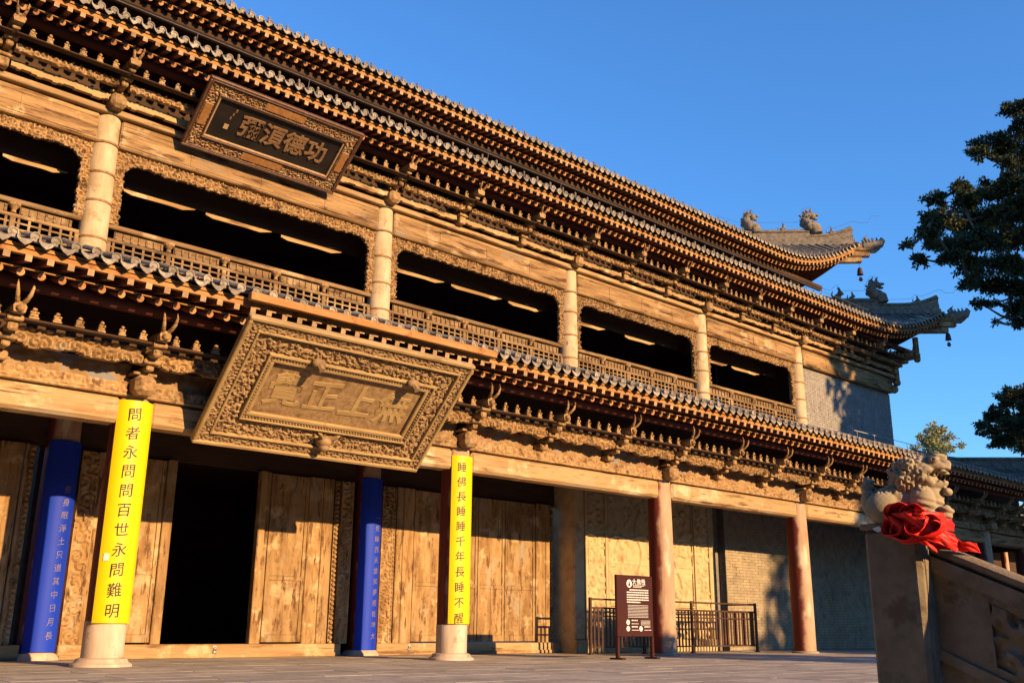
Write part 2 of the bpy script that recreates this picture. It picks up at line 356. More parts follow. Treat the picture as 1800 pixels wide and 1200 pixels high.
# --- columns of the porch
for x in XC:
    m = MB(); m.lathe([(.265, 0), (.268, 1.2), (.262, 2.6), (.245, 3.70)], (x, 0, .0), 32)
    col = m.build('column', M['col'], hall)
    if x > 8:
        b = MB(); b.lathe([(.33, 0), (.325, .03), (.29, .05)], (x, 0, .0), 32); b.build('stone_base', M['lowbrick'], col); continue
    b = MB(); b.lathe([(.40, 0), (.39, .035), (.345, .06), (.325, .10), (.285, .115)], (x, 0, .0), 32); b.build('stone_base', M['colbase'], col)
    b = MB(); b.lathe([(.2705, .11), (.2725, .58), (.2712, .585)], (x, 0, 0), 32); b.build('bare_foot', M['colbase'], col)
# --- inner columns: porch level and gallery level
for x in XC[:-1]:
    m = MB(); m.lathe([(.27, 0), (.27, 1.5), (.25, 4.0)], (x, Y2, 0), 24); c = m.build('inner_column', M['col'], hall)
    b = MB(); b.lathe([(.37, 0), (.36, .04), (.30, .1)], (x, Y2, 0), 24); b.build('stone_base', M['colbase'], c)
for x in XC[:6]:
    m = MB(); m.lathe([(.245, 6.3), (.242, 7.6), (.225, 9.34)], (x, Y2-.05, 0), 32); c = m.build('gallery_column', M['ucol'], hall)
    for z in (6.95+RS.rand()*.05, 7.55+RS.rand()*.1, 8.12+RS.rand()*.1, 8.72+RS.rand()*.06):
        h = MB(); h.lathe([(.246, -.022), (.253, -.018), (.253, .018), (.246, .022)], (x, Y2-.05, z), 32); h.build('hoop', M['hoop'], c)
# --- porch tie beams, boards, carved arms, brackets
def cl(i, n=3): a, b = XC[i], XC[i+1]; return [a+(b-a)*k/n for k in range(n)]
CLX = [c for i in range(len(XC)-1) for c in cl(i)]+[XC[-1]]
for i in range(len(XC)-1):
    a, b = XC[i]+.22, XC[i+1]-.22; L = b-a; sd_ = i*3
    m = MB(); m.box(a, b, -.20, .16, 3.27, 3.645, .05); m.build('tie_beam', M['beam_pale' if i < 5 else 'beam'], hall)
    m = MB(); m.box(XC[i]+.002, XC[i+1]-.002, -.25, .2, 3.655, 3.70, .01)
    m.relief((a-.05, -.225, 3.702), (1, 0, 0), (0, 0, 1), (0, -1, 0), L+.1, .145, .02, lambda u, v: scroll(u, v, .16, 7, sd_), .03, .1)
    m.build('carved_strip', M['carve'], hall)
    m = MB(); m.relief((a-.1, -.13, 3.85), (1, 0, 0), (0, 0, 1), (0, -1, 0), L+.2, .29, .024, lambda u, v: .5+.5*fnoise(u*.4, v, .16, sd_)+.5*scroll(u, v, .3, 6, sd_), .022, .05)
    m.build('painted_board', M['carve_paint'], hall)
# dark board and purlin behind the bracket zone
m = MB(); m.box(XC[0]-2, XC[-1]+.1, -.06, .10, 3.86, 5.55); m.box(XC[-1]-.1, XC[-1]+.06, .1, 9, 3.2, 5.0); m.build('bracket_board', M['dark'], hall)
m = MB(); m.tube([(XC[0]-2, -.82, 4.79), (XC[-1]+.9, -.82, 4.79)], .10, 12); m.build('eave_purlin', M['purlin'], hall)
def wavy(L, lo, amp, seed, n=40):
    rs = np.random.RandomState(seed); p = rs.rand(3)*6.28
    def f(u):
        t = u/L
        return lo+amp*(.5+.32*np.sin(t*12.6+p[0])+.18*np.sin(t*31+p[1]))*np.clip(np.minimum(t, 1-t)*9, 0, 1)-.0+amp*np.clip(1-np.minimum(t, 1-t)*L/.16, 0, 1)
    return f
blocks = []
def block_mesh():
    m = MB(); m.box(-.055, .055, -.05, .05, -.075, -.045, .006); m.box(-.045, .045, -.042, .042, -.043, .0, .008)
    m.box(-.028, .028, -.03, .03, .002, .035, .006); m.ico((0, -.03, .055), (.032, .03, .028), 1); m.ico((-.035, -.045, .012), (.018, .014, .018), 1); m.ico((.035, -.045, .012), (.018, .014, .018), 1)
    return m.mesh('bearing_block', M['carve'], centre=False)[0]
BLK = block_mesh()
for k in range(len(CLX)-1):
    a, b = CLX[k]+.09, CLX[k+1]-.09; L = b-a; f = wavy(L, .0, .07, k)
    m = MB(); m.relief((a, -.50, 4.03), (1, 0, 0), (0, 0, 1), (0, -1, 0), L, .27, .016, lambda u, v: .25+scroll(u, v, .17, 8, k*5+2), .055, .06, mask=lambda u, v: v > f(u))
    m.build('carved_arm', M['carve'], hall)
    m = MB(); m.box(a-.09, b+.09, -.80, -.66, 4.315, 4.345, .008); m.build('bearing_plank', M['dark'], hall)
    for q in range(6): blocks.append((a+L*(q+.5)/6, -.74, 4.425))
def horn(m, x, y, z, sx, s=1.):
    P = [(x+sx*.03*s, y+.02, z-.02), (x+sx*.06*s, y-.07*s, z+.02*s), (x+sx*.085*s, y-.14*s, z+.09*s), (x+sx*.10*s, y-.165*s, z+.18*s), (x+sx*.10*s, y-.145*s, z+.26*s)]
    m.tube(P, [.030*s, .032*s, .027*s, .018*s, .005*s], 8)
for k, x in enumerate(CLX):
    col = any(abs(x-c) < .01 for c in XC); m = MB()
    if col:                                                                       # beam nose over the column
        m.box(x-.15, x+.15, -.50, .05, 3.665, 3.945, .06)
        m.box(x-.17, x+.17, -.40, 0, 3.955, 3.995, .01)
    else: m.box(x-.10, x+.10, -.36, -.13, 3.86, 3.98, .02)
    m.box(x-.055, x+.055, -.56, -.06, 3.995, 4.075, .02); m.box(x-.12, x+.12, -.62, -.40, 4.08, 4.15, .02)
    m.box(x-.065, x+.065, -.80, -.06, 4.152, 4.27, .025); m.box(x-.10, x+.10, -.86, -.66, 4.272, 4.345, .015)
    m.prism([(-.07, 0), (.07, 0), (.085, .08), (.05, .14), (-.05, .14), (-.085, .08)], (x, -.98, 4.35), (1, 0, 0), (0, 0, 1), (0, 1, 0), .42)
    m.ico((x, -.99, 4.40), (.055, .06, .05), 2)
    br = m.build('bracket_set', M['carve'], hall)
    for sx in (-1, 1):
        h = MB(); horn(h, x, -.95, 4.49, sx, .95); h.build('horn', M['beam'], br)
# --- gallery storey
for i in range(6):
    a = XC[i]+.20; b = (XC[i+1]-.20) if i < 5 else 28.15; L = b-a
    m = MB(); m.box(a, b, Y2-.24, Y2+.1, 8.76, 9.29, .03); m.box(a+.03, b-.03, Y2-.252, Y2-.20, 8.82, 8.835); m.box(a+.03, b-.03, Y2-.25, Y2-.20, 9.19, 9.20)
    for q in (.24, .5, .76): m.box(a+L*q-.02, a+L*q+.02, Y2-.249, Y2-.2, 8.84, 9.185)
    m.build('gallery_beam', M['beam'], hall)
    m = MB(); m.box(XC[i]+.002, (XC[i+1] if i < 5 else 28.2)-.002, Y2-.33, Y2+.1, 9.315, 9.425, .015); m.build('gallery_plank', M['beam_pale'], hall)
UX = [c for i in range(5) for c in cl(i)]+[22.09+(28.0-22.09)*k/3 for k in range(4)]
m = MB(); m.box(-8, 28.2, Y2-.16, Y2+.05, 9.43, 11.22); m.build('bracket_board', M['dark'], hall)
m = MB(); m.tube([(-8, 2.05, 10.24), (29.0, 2.05, 10.24)], .10, 12); m.build('eave_purlin', M['purlin'], hall)
for k in range(len(UX)-1):
    a, b = UX[k]+.13, UX[k+1]-.13; L = b-a; f = wavy(L, 0, .05, k+60); f2 = wavy(L, 0, .05, k+90)
    m = MB(); m.relief((a, Y2-.42, 9.475), (1, 0, 0), (0, 0, 1), (0, -1, 0), L, .15, .018, lambda u, v: .3*fnoise(u, v, .3, k)+.5, .012, .08, mask=lambda u, v: v > f(u)*.8)
    m.build('arm_board', M['beam_pale'], hall)
    m = MB(); m.relief((a-.03, Y2-.66, 9.655), (1, 0, 0), (0, 0, 1), (0, -1, 0), L+.06, .15, .016, lambda u, v: .25+scroll(u, v, .14, 7, k*3+1), .05, .06, mask=lambda u, v: (v > f2(u)*.5) & (v < .15-.02*np.abs(np.sin(u*24))))
    m.build('carved_arm', M['carve'], hall)
    m = MB(); m.box(a-.1, b+.1, Y2-.96, Y2-.82, 9.835, 9.86, .008); m.build('bearing_plank', M['dark'], hall)
    for q in range(6): blocks.append((a+L*(q+.5)/6, Y2-.90, 9.935))
for k, x in enumerate(UX):
    col = any(abs(x-c) < .02 for c in XC); m = MB()
    if col:
        m.box(x-.14, x+.14, Y2-.56, Y2, 9.37, 9.64, .07); m.box(x-.15, x+.15, Y2-.48, Y2, 9.66, 9.70, .01)
    else: m.box(x-.085, x+.085, Y2-.50, Y2-.10, 9.43, 9.60, .02); m.box(x-.12, x+.12, Y2-.54, Y2-.3, 9.602, 9.66, .02)
    m.box(x-.06, x+.06, Y2-.74, Y2-.1, 9.70, 9.80, .025); m.box(x-.11, x+.11, Y2-.80, Y2-.56, 9.802, 9.87, .02)
    m.box(x-.065, x+.065, Y2-1.02, Y2-.1, 9.872, 9.95, .025)
    m.prism([(-.08, 0), (.08, 0), (.10, .08), (.06, .15), (-.06, .15), (-.10, .08)], (x, Y2-1.14, 9.94), (1, 0, 0), (0, 0, 1), (0, 1, 0), .40)
    br = m.build('bracket_set', M['carve'], hall)
    for sx in (-1, 1):
        h = MB(); horn(h, x, Y2-1.10, 10.06, sx, .85); h.build('horn', M['beam'], br)
vis = sorted(blocks, key=lambda p: (Vector(p)-CAM).length); rest = MB()
for k, p in enumerate(vis):
    q = seen(*p)
    if k < 290: inst(BLK, 'bearing_block', p, hall, rot=(0, 0, RS.rand()*.3-.15), scale=(.9+.3*RS.rand(), 1, .9+.35*RS.rand()))
    else: rest.box(p[0]-.05, p[0]+.05, p[1]-.05, p[1]+.05, p[2]-.075, p[2]+.0, .01); rest.ico((p[0], p[1], p[2]+.03), (.035, .03, .04), 1)
if rest.n: tag(rest.build('bearing_blocks', M['carve'], hall), kind='stuff')
# lattice frieze under the gallery beam with its drop down the column sides
for i in range(5):
    a, b = XC[i]+.215, XC[i+1]-.215; L = b-a; H = 1.42; z0 = 8.755-H
    def fm(u, v, L=L, H=H):
        e = np.minimum(u, L-u); edge = .165+.012*np.sin(v*19)+.012*np.sin(v*47)
        hz = .225+.025*np.sin(e*8.)*np.exp(-e*.6)+.010*np.sin(e*29)
        body = (v > H-hz) | (e < edge) | ((e < edge+.20) & (v > H-hz-.20) & (np.hypot(e-edge-.20, v-(H-hz-.20)) > .20))
        return body
    m = MB(); m.relief((a, Y2-.10, z0), (1, 0, 0), (0, 0, 1), (0, -1, 0), L, H, .0165, lambda u, v: .1+scroll(u, v, .11, 6, i*4+1), .055, .04, mask=fm)
    m.build('lattice_frieze', M['carve'], hall)
    # railing
    rl = empty('railing', ((a+b)/2, Y2-.06, 6.6), parent=hall); y = Y2-.06
    m = MB(); m.box(a, b, y-.045, y+.045, 7.26, 7.345, .015); m.build('top_rail', M['rail'], rl)
    m = MB(); m.box(a, b, y-.03, y+.03, 7.02, 7.085, .01); m.build('middle_rail', M['rail'], rl)
    n = max(4, int(round(L/1.05)))
    for q in range(n+1):
        x = a+.05+(L-.1)*q/n
        m = MB(); m.box(x-.045, x+.045, y-.05, y+.04, 6.45, 7.02, .01); m.build('railing_post', M['rail'], rl)
        if 0 < q < n:
            m = MB(); m.lathe([(.03, 7.086), (.05, 7.10), (.035, 7.14), (.06, 7.18), (.10, 7.22), (.105, 7.259)], (x, y-.01, 0), 10); m.build('lotus_support', M['carve'], rl)
        if q < n:
            x1 = x+(L-.1)/n; w = x1-x
            m = MB(); m.box(x+.10, x1-.10, y+.005, y+.02, 7.09, 7.23)
            nb = 7
            for t in range(nb): xx = x+.13+(w-.26)*t/(nb-1); m.box(xx-.018, xx+.018, y-.02, y+.004, 7.10, 7.22)
            m.build('slat_panel', M['rail'], rl)
            m = MB(); nb = 6
            for t in range(nb): xx = x+.10+(w-.2)*t/(nb-1); m.box(xx-.02, xx+.02, y-.022, y+.015, 6.5, 7.018)
            m.box(x+.05, x1-.05, y-.018, y+.012, 6.80, 6.84); m.box(x+.05, x1-.05, y-.018, y+.012, 6.92, 6.95); m.box(x+.05, x1-.05, y+.016, y+.03, 6.45, 6.8)
            m.build('baluster_panel', M['rail'], rl)
# gallery interior
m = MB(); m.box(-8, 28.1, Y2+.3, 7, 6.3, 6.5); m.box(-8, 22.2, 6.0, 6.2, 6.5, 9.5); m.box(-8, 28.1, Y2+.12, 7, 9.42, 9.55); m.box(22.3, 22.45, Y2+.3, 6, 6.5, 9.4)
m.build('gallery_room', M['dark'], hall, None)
for i in range(5):                                                              # pale boards cut to the sunlit slivers; dark board above stands in for shade
    a, b = XC[i]+.3, XC[i+1]-.3; x = a+.25+.15*RS.rand()
    m = MB(); m.box(XC[i]+.2, XC[i+1]-.2, Y2+.52, Y2+.60, 8.36, 9.4); m.build('inner_lintel', M['dark'], hall, None)
    while x < b-.9:
        w = min(1.25+.35*RS.rand(), b-x-.1); e = .16
        m = MB(); m.prism([(0, .04), (e, 0), (w*.6, .012), (w-e*1.6, .0), (w, .075), (w, .085), (0, .085)], (x, Y2+.47, 8.225+.02*RS.rand()), (1, 0, 0), (0, 0, 1), (0, 1, 0), .05)
        m.build('hanging_board', M['beam_pale'], hall, None); x += w+(.22 if RS.rand() < .6 else .8)
# gallery brick end wall
bw = MB(); bw.box(22.47, 28.13, Y2-.04, Y2+.55, 6.2, 8.755); bw.box(27.6, 28.13, Y2+.55, 9, 6.2, 9.6)
wall = bw.build('brick_wall', M['mortar'], hall, None)
st = MB(); z = 6.3; r = 0
while z < 8.72:
    x = 22.48-(.14 if r % 2 else 0)
    while x < 28.15:
        x0, x1 = max(x, 22.475), min(x+.268, 28.16)
        if x1-x0 > .04: st.box(x0, x1, Y2-.055-.008*RS.rand(), Y2-.03, z, z+.064)
        x += .278
    z += .074; r += 1
tag(st.build('bricks', M['brick'], wall, None), kind='stuff')
m = MB()
for zz, yy, l in ((8.98, Y2-.10, .42), (9.36, Y2-.12, .50)): m.tube([(28.0, yy, zz), (28.2+l-.1, yy, zz), (28.2+l, yy, zz)], [.15, .15, .1], 14)
m.tube([(28.35, 2.55, 9.2), (28.35, 2.55, 10.3)], .11, 12); m.ico((28.35, 2.55, 9.16), (.14, .14, .12), 2)
for s in range(5): m.box(28.0, 28.35+.16*s, Y2-.35-.16*s, Y2+.2, 9.6+.14*s, 9.7+.14*s, .02)
m.build('corner_bracket', M['beam'], hall)
m = MB(); m.lathe([(.02, 9.82), (.10, 9.86), (.12, 9.96), (.11, 10.08), (.08, 10.12), (.10, 10.18), (.10, 10.75)], (28.55, 1.80, 0), 12); m.build('hanging_post', M['beam'], hall)

# ================================================================ roofs
class Roof:
    def __init__(s, e, z, sl, cv, D, xc, yc, lift, LA, pw, sp, zh, y1=None):
        s.__dict__.update(locals())
    def ye(s, x):
        t = min(max((x-(s.xc-s.LA))/s.LA, 0), 1); return s.e-(s.e-s.yc)*t*t
    def f(s, a, b):
        std = lambda t: s.z-.05+s.sl*(t-(s.e-s.yc))+s.cv*(t-(s.e-s.yc))*abs(t-(s.e-s.yc))
        a = max(a, .02); k = min(max(b/a, 0), 1); ze = s.z-.05+s.lift*max(0, 1-a/s.LA)**s.pw
        hip = max(s.zh, std(a)) if a < s.LA+2 else std(a)
        b0 = min(a, max(0, s.e-s.yc)*(1-min(1, max(0, 1-a/s.LA)**2)))
        return std(b)+(ze-std(b0))*(1-k)+(hip-std(a))*k
    def at(s, x, y): return s.f(s.xc-x, y-s.yc)
    def zd(s, x): return s.at(x, s.ye(x))+.05
XL = -8.0
RF = [Roof(-1.62, 5.155, .30, .005, 4.4, 32.7, -2.0, .9, 4.5, 2.4, .2525, 6.05, y1=2.75),
      Roof(1.3, 10.55, .50, .0, 3.2, 29.4, .95, 1.15, 5.4, 2.6, .212, 11.75, y1=4.15),
      Roof(2.5, 12.48, .50, .01, 3.0, 25.85, 2.15, 1.35, 5.0, 2.4, .212, 13.82, y1=8.5)]
def disc_mesh():
    m = MB(); n = 14; vs = []; pr = [(.000, .012), (.045, .014), (.050, .0), (.066, .0), (.070, .008), (.068, .03)]
    for r, yy in pr:
        for k in range(n): a = 2*PI*k/n; vs.append((r*math.cos(a), yy, r*math.sin(a)))
    m.add(vs, [(i*n+k, (i+1)*n+k, (i+1)*n+(k+1) % n, i*n+(k+1) % n) for i in range(len(pr)-1) for k in range(n)])
    m.ico((0, .01, 0), (.026, .014, .026), 1)
    vs = []; h = 7
    for yy, rr, dz in ((.03, .066, 0), (.55, .066, .19)):
        for k in range(h+1): a = PI*k/h; vs.append((rr*math.cos(a), yy, rr*math.sin(a)+dz-.0))
    m.add(vs, [(k, k+1, h+2+k, h+1+k) for k in range(h)])
    return m.mesh('tile_end', M['tile'], 40, centre=False)[0]
def drip_mesh(w):
    m = MB(); h = w/2-.03; top = [(-h, .01), (-h*.55, -.022), (0, -.034), (h*.55, -.022), (h, .01)]; bot = [(h, -.028), (h*.6, -.074), (0, -.112), (-h*.6, -.074), (-h, -.028)]
    m.prism(top+bot, (0, -.015, 0), (1, 0, 0), (0, .12, 1), (0, 1, 0), .018)
    vs = [(p[0], yy, p[1]+dz+.002) for yy, dz in ((-.012, 0), (.4, .15)) for p in top]; m.add(vs, [(k, k+5, k+6, k+1) for k in range(4)])
    return m.mesh('drip_tile', M['tile'], 40, centre=False)[0]
def fly_mesh():
    m = MB(); m.obox((0, .40, 0), (.043, .40, .043), None, .005, 0); m.box(-.041, .041, -.004, .0, -.041, .041, 0, 1)
    return m.mesh('flying_rafter', [M['rafter'], M['flyend']], 35, False)[0]
def raft_mesh():
    m = MB(); m.tube([(0, 0, 0), (0, 1, 0)], .052, 12); m.tube([(0, -.004, 0), (0, 0, 0)], .050, 12, mi=1)
    return m.mesh('rafter', [M['rafter'], M['raftend']], 40, False)[0]
M['raftend'] = mat('orange_rafter_end', (.42, .17, .06), (.58, .29, .12), (.50, .36, .24), 10, (1, 1, 1), .7, .3, 40, var=.3, c3amt=.35, c3scale=8)
DISC, FLY, RAFT = disc_mesh(), fly_mesh(), raft_mesh(); DRIP = [drip_mesh(r.sp) for r in RF]
items = {k: [] for k in ('tile_end', 'drip_tile', 'flying_rafter', 'rafter')}
KNOB = MB(); KNOB.lathe([(.022, 0), (.03, .02), (.018, .05), (.03, .075), (.022, .10), (.004, .12)], (0, 0, 0), 8); KNOB = KNOB.mesh('tile_nail', M['ridge'], 35, False)[0]
knobs = []
for ri, rf in enumerate(RF):
    roof = empty('eave_roof', ((XL+rf.xc)/2, rf.e, rf.z), parent=hall)
    N = int((rf.xc-XL)/rf.sp); xs = [rf.xc-rf.sp*(k+.5) for k in range(N)]
    # slab with pan surface (front and right side) and soffit
    for nm, dz, mt in (('roof_slab', -.03, M['tileroof']), ('soffit', -.115, M['soffit'])):
        m = MB(); gx = [XL]+[XL+(rf.xc-rf.LA-XL)*k/3 for k in range(1, 4)]+[rf.xc-rf.LA*(1-k/14) for k in range(1, 15)]; nv = 9
        for side in (0, 1):
            vs = []
            for x in (gx if not side else [rf.xc-10]+gx[3:]):
                y0 = rf.ye(x)+.04; yt = max(y0, min(rf.y1, rf.yc+(rf.xc-x)))
                for q in range(nv):
                    yy = y0+(yt-y0)*q/(nv-1); z = rf.at(x, yy)+dz
                    if nm == 'soffit': z = min(z, rf.zd(x)-.16+(yy-y0)*(.36 if ri == 0 else .42))
                    vs.append((x, yy, z) if not side else (rf.xc-(yy-rf.yc), rf.yc+(rf.xc-x), z))
            n = len(vs)//nv
            m.add(vs, [(i*nv+q, (i+1)*nv+q, (i+1)*nv+q+1, i*nv+q+1) for i in range(n-1) for q in range(nv-1)])
        m.build(nm, mt, roof, 60)
    # long rows of barrel tiles (front and side)
    m = MB(); h = 5
    for side in (0, 1):
        for x in (xs if not side else xs[:40]):
            y0 = rf.ye(x)+.10; yt = min(rf.y1, rf.yc+(rf.xc-x))
            if yt-y0 < .15: continue
            nn = 9; vs = []
            for q in range(nn):
                yy = y0+(yt-y0)*q/(nn-1); z = rf.at(x, yy)-.01
                for k in range(h+1):
                    a = PI*k/h; px, pz = x+.066*math.cos(a), z+.066*math.sin(a)
                    vs.append((px, yy, pz) if not side else (rf.xc-(yy-rf.yc), rf.yc+(rf.xc-px), pz))
            m.add(vs, [(q*(h+1)+k, q*(h+1)+k+1, (q+1)*(h+1)+k+1, (q+1)*(h+1)+k) for q in range(nn-1) for k in range(h)])
    tag(m.build('barrel_tiles', M['tileroof'], roof, 60), kind='stuff')
    # eave board under the tiles, thin batten on the round rafters
    m = MB(); m2 = MB(); px = [XL]+[XL+(rf.xc-rf.LA-XL)*k/3 for k in range(1, 4)]+[rf.xc-rf.LA*(1-k/14) for k in range(1, 15)]
    for mm, dy, dz, hy, hz in ((m, .10, -.168, .035, .062), (m2, .37, -.312, .02, .011)):
        vs = []
        for x in px:
            yy = rf.ye(x)+dy; z = rf.zd(x)+dz
            for sy, sz in ((-1, -1), (-1, 1), (1, 1), (1, -1)): vs.append((min(x, rf.xc-dy*.5), yy+sy*hy, z+sz*hz))
        n = len(px); mm.add(vs, [(i*4+k, i*4+(k+1) % 4, (i+1)*4+(k+1) % 4, (i+1)*4+k) for i in range(n-1) for k in range(4)])
    gap = (ri == 0)
    m.build('eave_board', M['eaveboard'], roof, 30); m2.build('rafter_batten', M['eaveboard'], roof, 30)
    for x in xs:
        y0 = rf.ye(x); zd = rf.zd(x); j = lambda s: s*(RS.rand()-.5)
        cut = gap and .95 < x < 5.35                                             # the plaque's mounting board replaces the drips here
        items['tile_end'].append((DISC, (x+j(.012), y0+j(.02), zd+j(.012)), (j(.1), j(.14), j(.1)), None, roof))
        if not cut: items['drip_tile'].append((DRIP[ri], (x-rf.sp/2, y0-.055+j(.012), zd-.056+j(.01)), (j(.08), 0, j(.08)), None, roof))
        if ri: knobs.append(((x, y0+.12, zd+.09), roof))
    for k in range(int((rf.xc-.15-XL)/rf.sp)):
        x = rf.xc-.15-rf.sp*k; y0 = rf.ye(x); zd = rf.zd(x); room = rf.xc-x
        j = lambda s: s*(RS.rand()-.5)
        if room > .25: items['flying_rafter'].append((FLY, (x+j(.012), y0+.055+j(.02), zd-.275+j(.01)), (.215, 0, j(.03)), (1, min(1, room/.9), 1), roof))
        if room > .6: items['rafter'].append((RAFT, (x+j(.015), y0+.345+j(.03), zd-.378), (.36 if ri == 0 else .42, 0, j(.02)), (1, min(1.75, room*.95), 1), roof))
for nm, L in items.items():
    L.sort(key=lambda a: (Vector(a[1])-CAM).length if (seen(*a[1]) and -80 < seen(*a[1])[1] < 1880 and seen(*a[1])[2] > -80) else 500)
    left = {}
    for k, (me, p, ro, scl, roof) in enumerate(L):
        if k < 295: inst(me, nm, p, roof, ro, scl)
        else: left.setdefault((roof, me), []).append((p, ro, scl))
    for (roof, me), ps in left.items():
        v0 = np.array([v.co[:] for v in me.vertices]); f0 = [tuple(p.vertices) for p in me.polygons]; mi0 = [p.material_index for p in me.polygons]
        m = MB()
        for p, ro, scl in ps:
            Mx = Matrix.LocRotScale(Vector(p), __import__('mathutils').Euler(ro), Vector(scl or (1, 1, 1)))
            A = np.array(Mx); k = m.n; m.v.append(v0@A[:3, :3].T+A[:3, 3]); m.n += len(v0)
            m.f.extend([tuple(i+k for i in f) for f in f0]); m.fm.extend(mi0)
        tag(m.build(nm+'_row', list(me.materials), roof, 40), kind='stuff')
m = {}
for k, (p, roof) in enumerate(knobs):
    if k % 2 == 0: m.setdefault(roof, MB()).lathe([(.02, 0), (.03, .02), (.018, .05), (.03, .075), (.02, .10), (.004, .12)], p, 6)
for roof, mm in m.items(): tag(mm.build('tile_nails', M['ridge'], roof), kind='stuff')
# ---- hip ridges, ridge beasts and corner beams (middle and top roofs; lower one plain)
def beast(m, p, s, yaw=0.0, kind=0):
    """seated ridge beast looking along the hip; s = height"""
    c, sn = math.cos(yaw), math.sin(yaw); Mz = np.array([[c, -sn, 0], [sn, c, 0], [0, 0, 1]])
    def E(x, y, z, a, b, d, sub=2): m.ico(np.array(p)+Mz@np.array((x, y, z))*s, (a*s, b*s, d*s), sub, Mz)
    def T(P, r, n=8): m.tube([tuple(np.array(p)+Mz@np.array(q)*s) for q in P], [x*s for x in r], n)
    if kind == 0:                                   # small crouching figure
        E(0, 0, .25, .22, .3, .28); E(.18, 0, .55, .17, .16, .2); E(.3, 0, .52, .12, .1, .09)
        T([(.18, .06, .7), (.12, .1, .86), (.04, .1, .96)], [.06, .045, .01]); T([(.18, -.06, .7), (.12, -.1, .86), (.04, -.1, .96)], [.06, .045, .01]); T([(-.2, 0, .2), (-.34, 0, .45), (-.26, 0, .7)], [.07, .06, .02])
        E(.2, .12, .1, .08, .07, .12, 1); E(.2, -.12, .1, .08, .07, .12, 1)
    else:                                           # big dragon ornament: curled body, open jaw, crest and fins
        T([(.30, 0, 0), (.26, 0, .2), (.02, 0, .36), (-.12, 0, .55), (-.02, 0, .74), (.1, 0, .82)], [.24, .26, .24, .2, .15, .12], 12)
        E(.16, 0, .74, .17, .13, .13); E(.32, 0, .78, .13, .09, .06); E(.28, 0, .62, .12, .08, .05)
        T([(.04, .05, .84), (-.04, .07, .98), (.04, .08, 1.12)], [.07, .05, .01]); T([(.12, -.06, .84), (.1, -.08, .96), (.18, -.09, 1.06)], [.06, .045, .01])
        for k in range(6): a = k/5; T([(-.16+.02*k, 0, .3+.1*k), (-.30+.03*k, 0, .36+.11*k), (-.33+.05*k, .02, .45+.11*k)], [.07, .05, .008], 6)
        rs_ = np.random.RandomState(int(abs(p[0])*100) % 999)
        for k in range(26): a_ = rs_.rand()*6.28; zz_ = .1+.7*rs_.rand(); q_ = np.array((.12-.2*zz_+.22*math.cos(a_), .22*math.sin(a_), zz_)); T([tuple(q_), tuple(q_+np.array((math.cos(a_)*.07-.03, math.sin(a_)*.07, .05)))], [.045, .008], 5)
        E(.34, .1, .2, .12, .08, .2); E(.34, -.1, .2, .12, .08, .2); E(.42, .08, .05, .12, .07, .06, 1); E(.05, .16, .3, .16, .1, .2); E(.02, -.16, .3, .16, .1, .2)
def sweep(m, P, w, h0, h1):
    """ridge wall along P: trapezoid section with a round cap"""
    vs = []
    for i, p in enumerate(P):
        a, b = P[max(i-1, 0)], P[min(i+1, len(P)-1)]; d = Vector((b[0]-a[0], b[1]-a[1], 0)).normalized(); n = Vector((-d.y, d.x, 0))
        hh = h0[i] if hasattr(h0, '__len__') else h0
        for s_, z, ww in ((-1, -.12, 1.15), (-1, hh*.35, 1.1), (-1, hh*.42, .75), (-1, hh*.8, .7), (-1, hh*.86, 1.), (1, hh*.86, 1.), (1, hh*.8, .7), (1, hh*.42, .75), (1, hh*.35, 1.1), (1, -.12, 1.15)):
            vs.append((p[0]+n.x*s_*w/2*ww, p[1]+n.y*s_*w/2*ww, p[2]+z))
    k = 10; L = len(P)
    m.add(vs, [(i*k+q, (i+1)*k+q, (i+1)*k+(q+1) % k, i*k+(q+1) % k) for i in range(L-1) for q in range(k)]+[tuple(range(k))[::-1], tuple((L-1)*k+q for q in range(k))])
    m.tube([(p[0], p[1], p[2]+(h0[i] if hasattr(h0, '__len__') else h0)*.9) for i, p in enumerate(P)], w*.42, 10)
wires = MB()
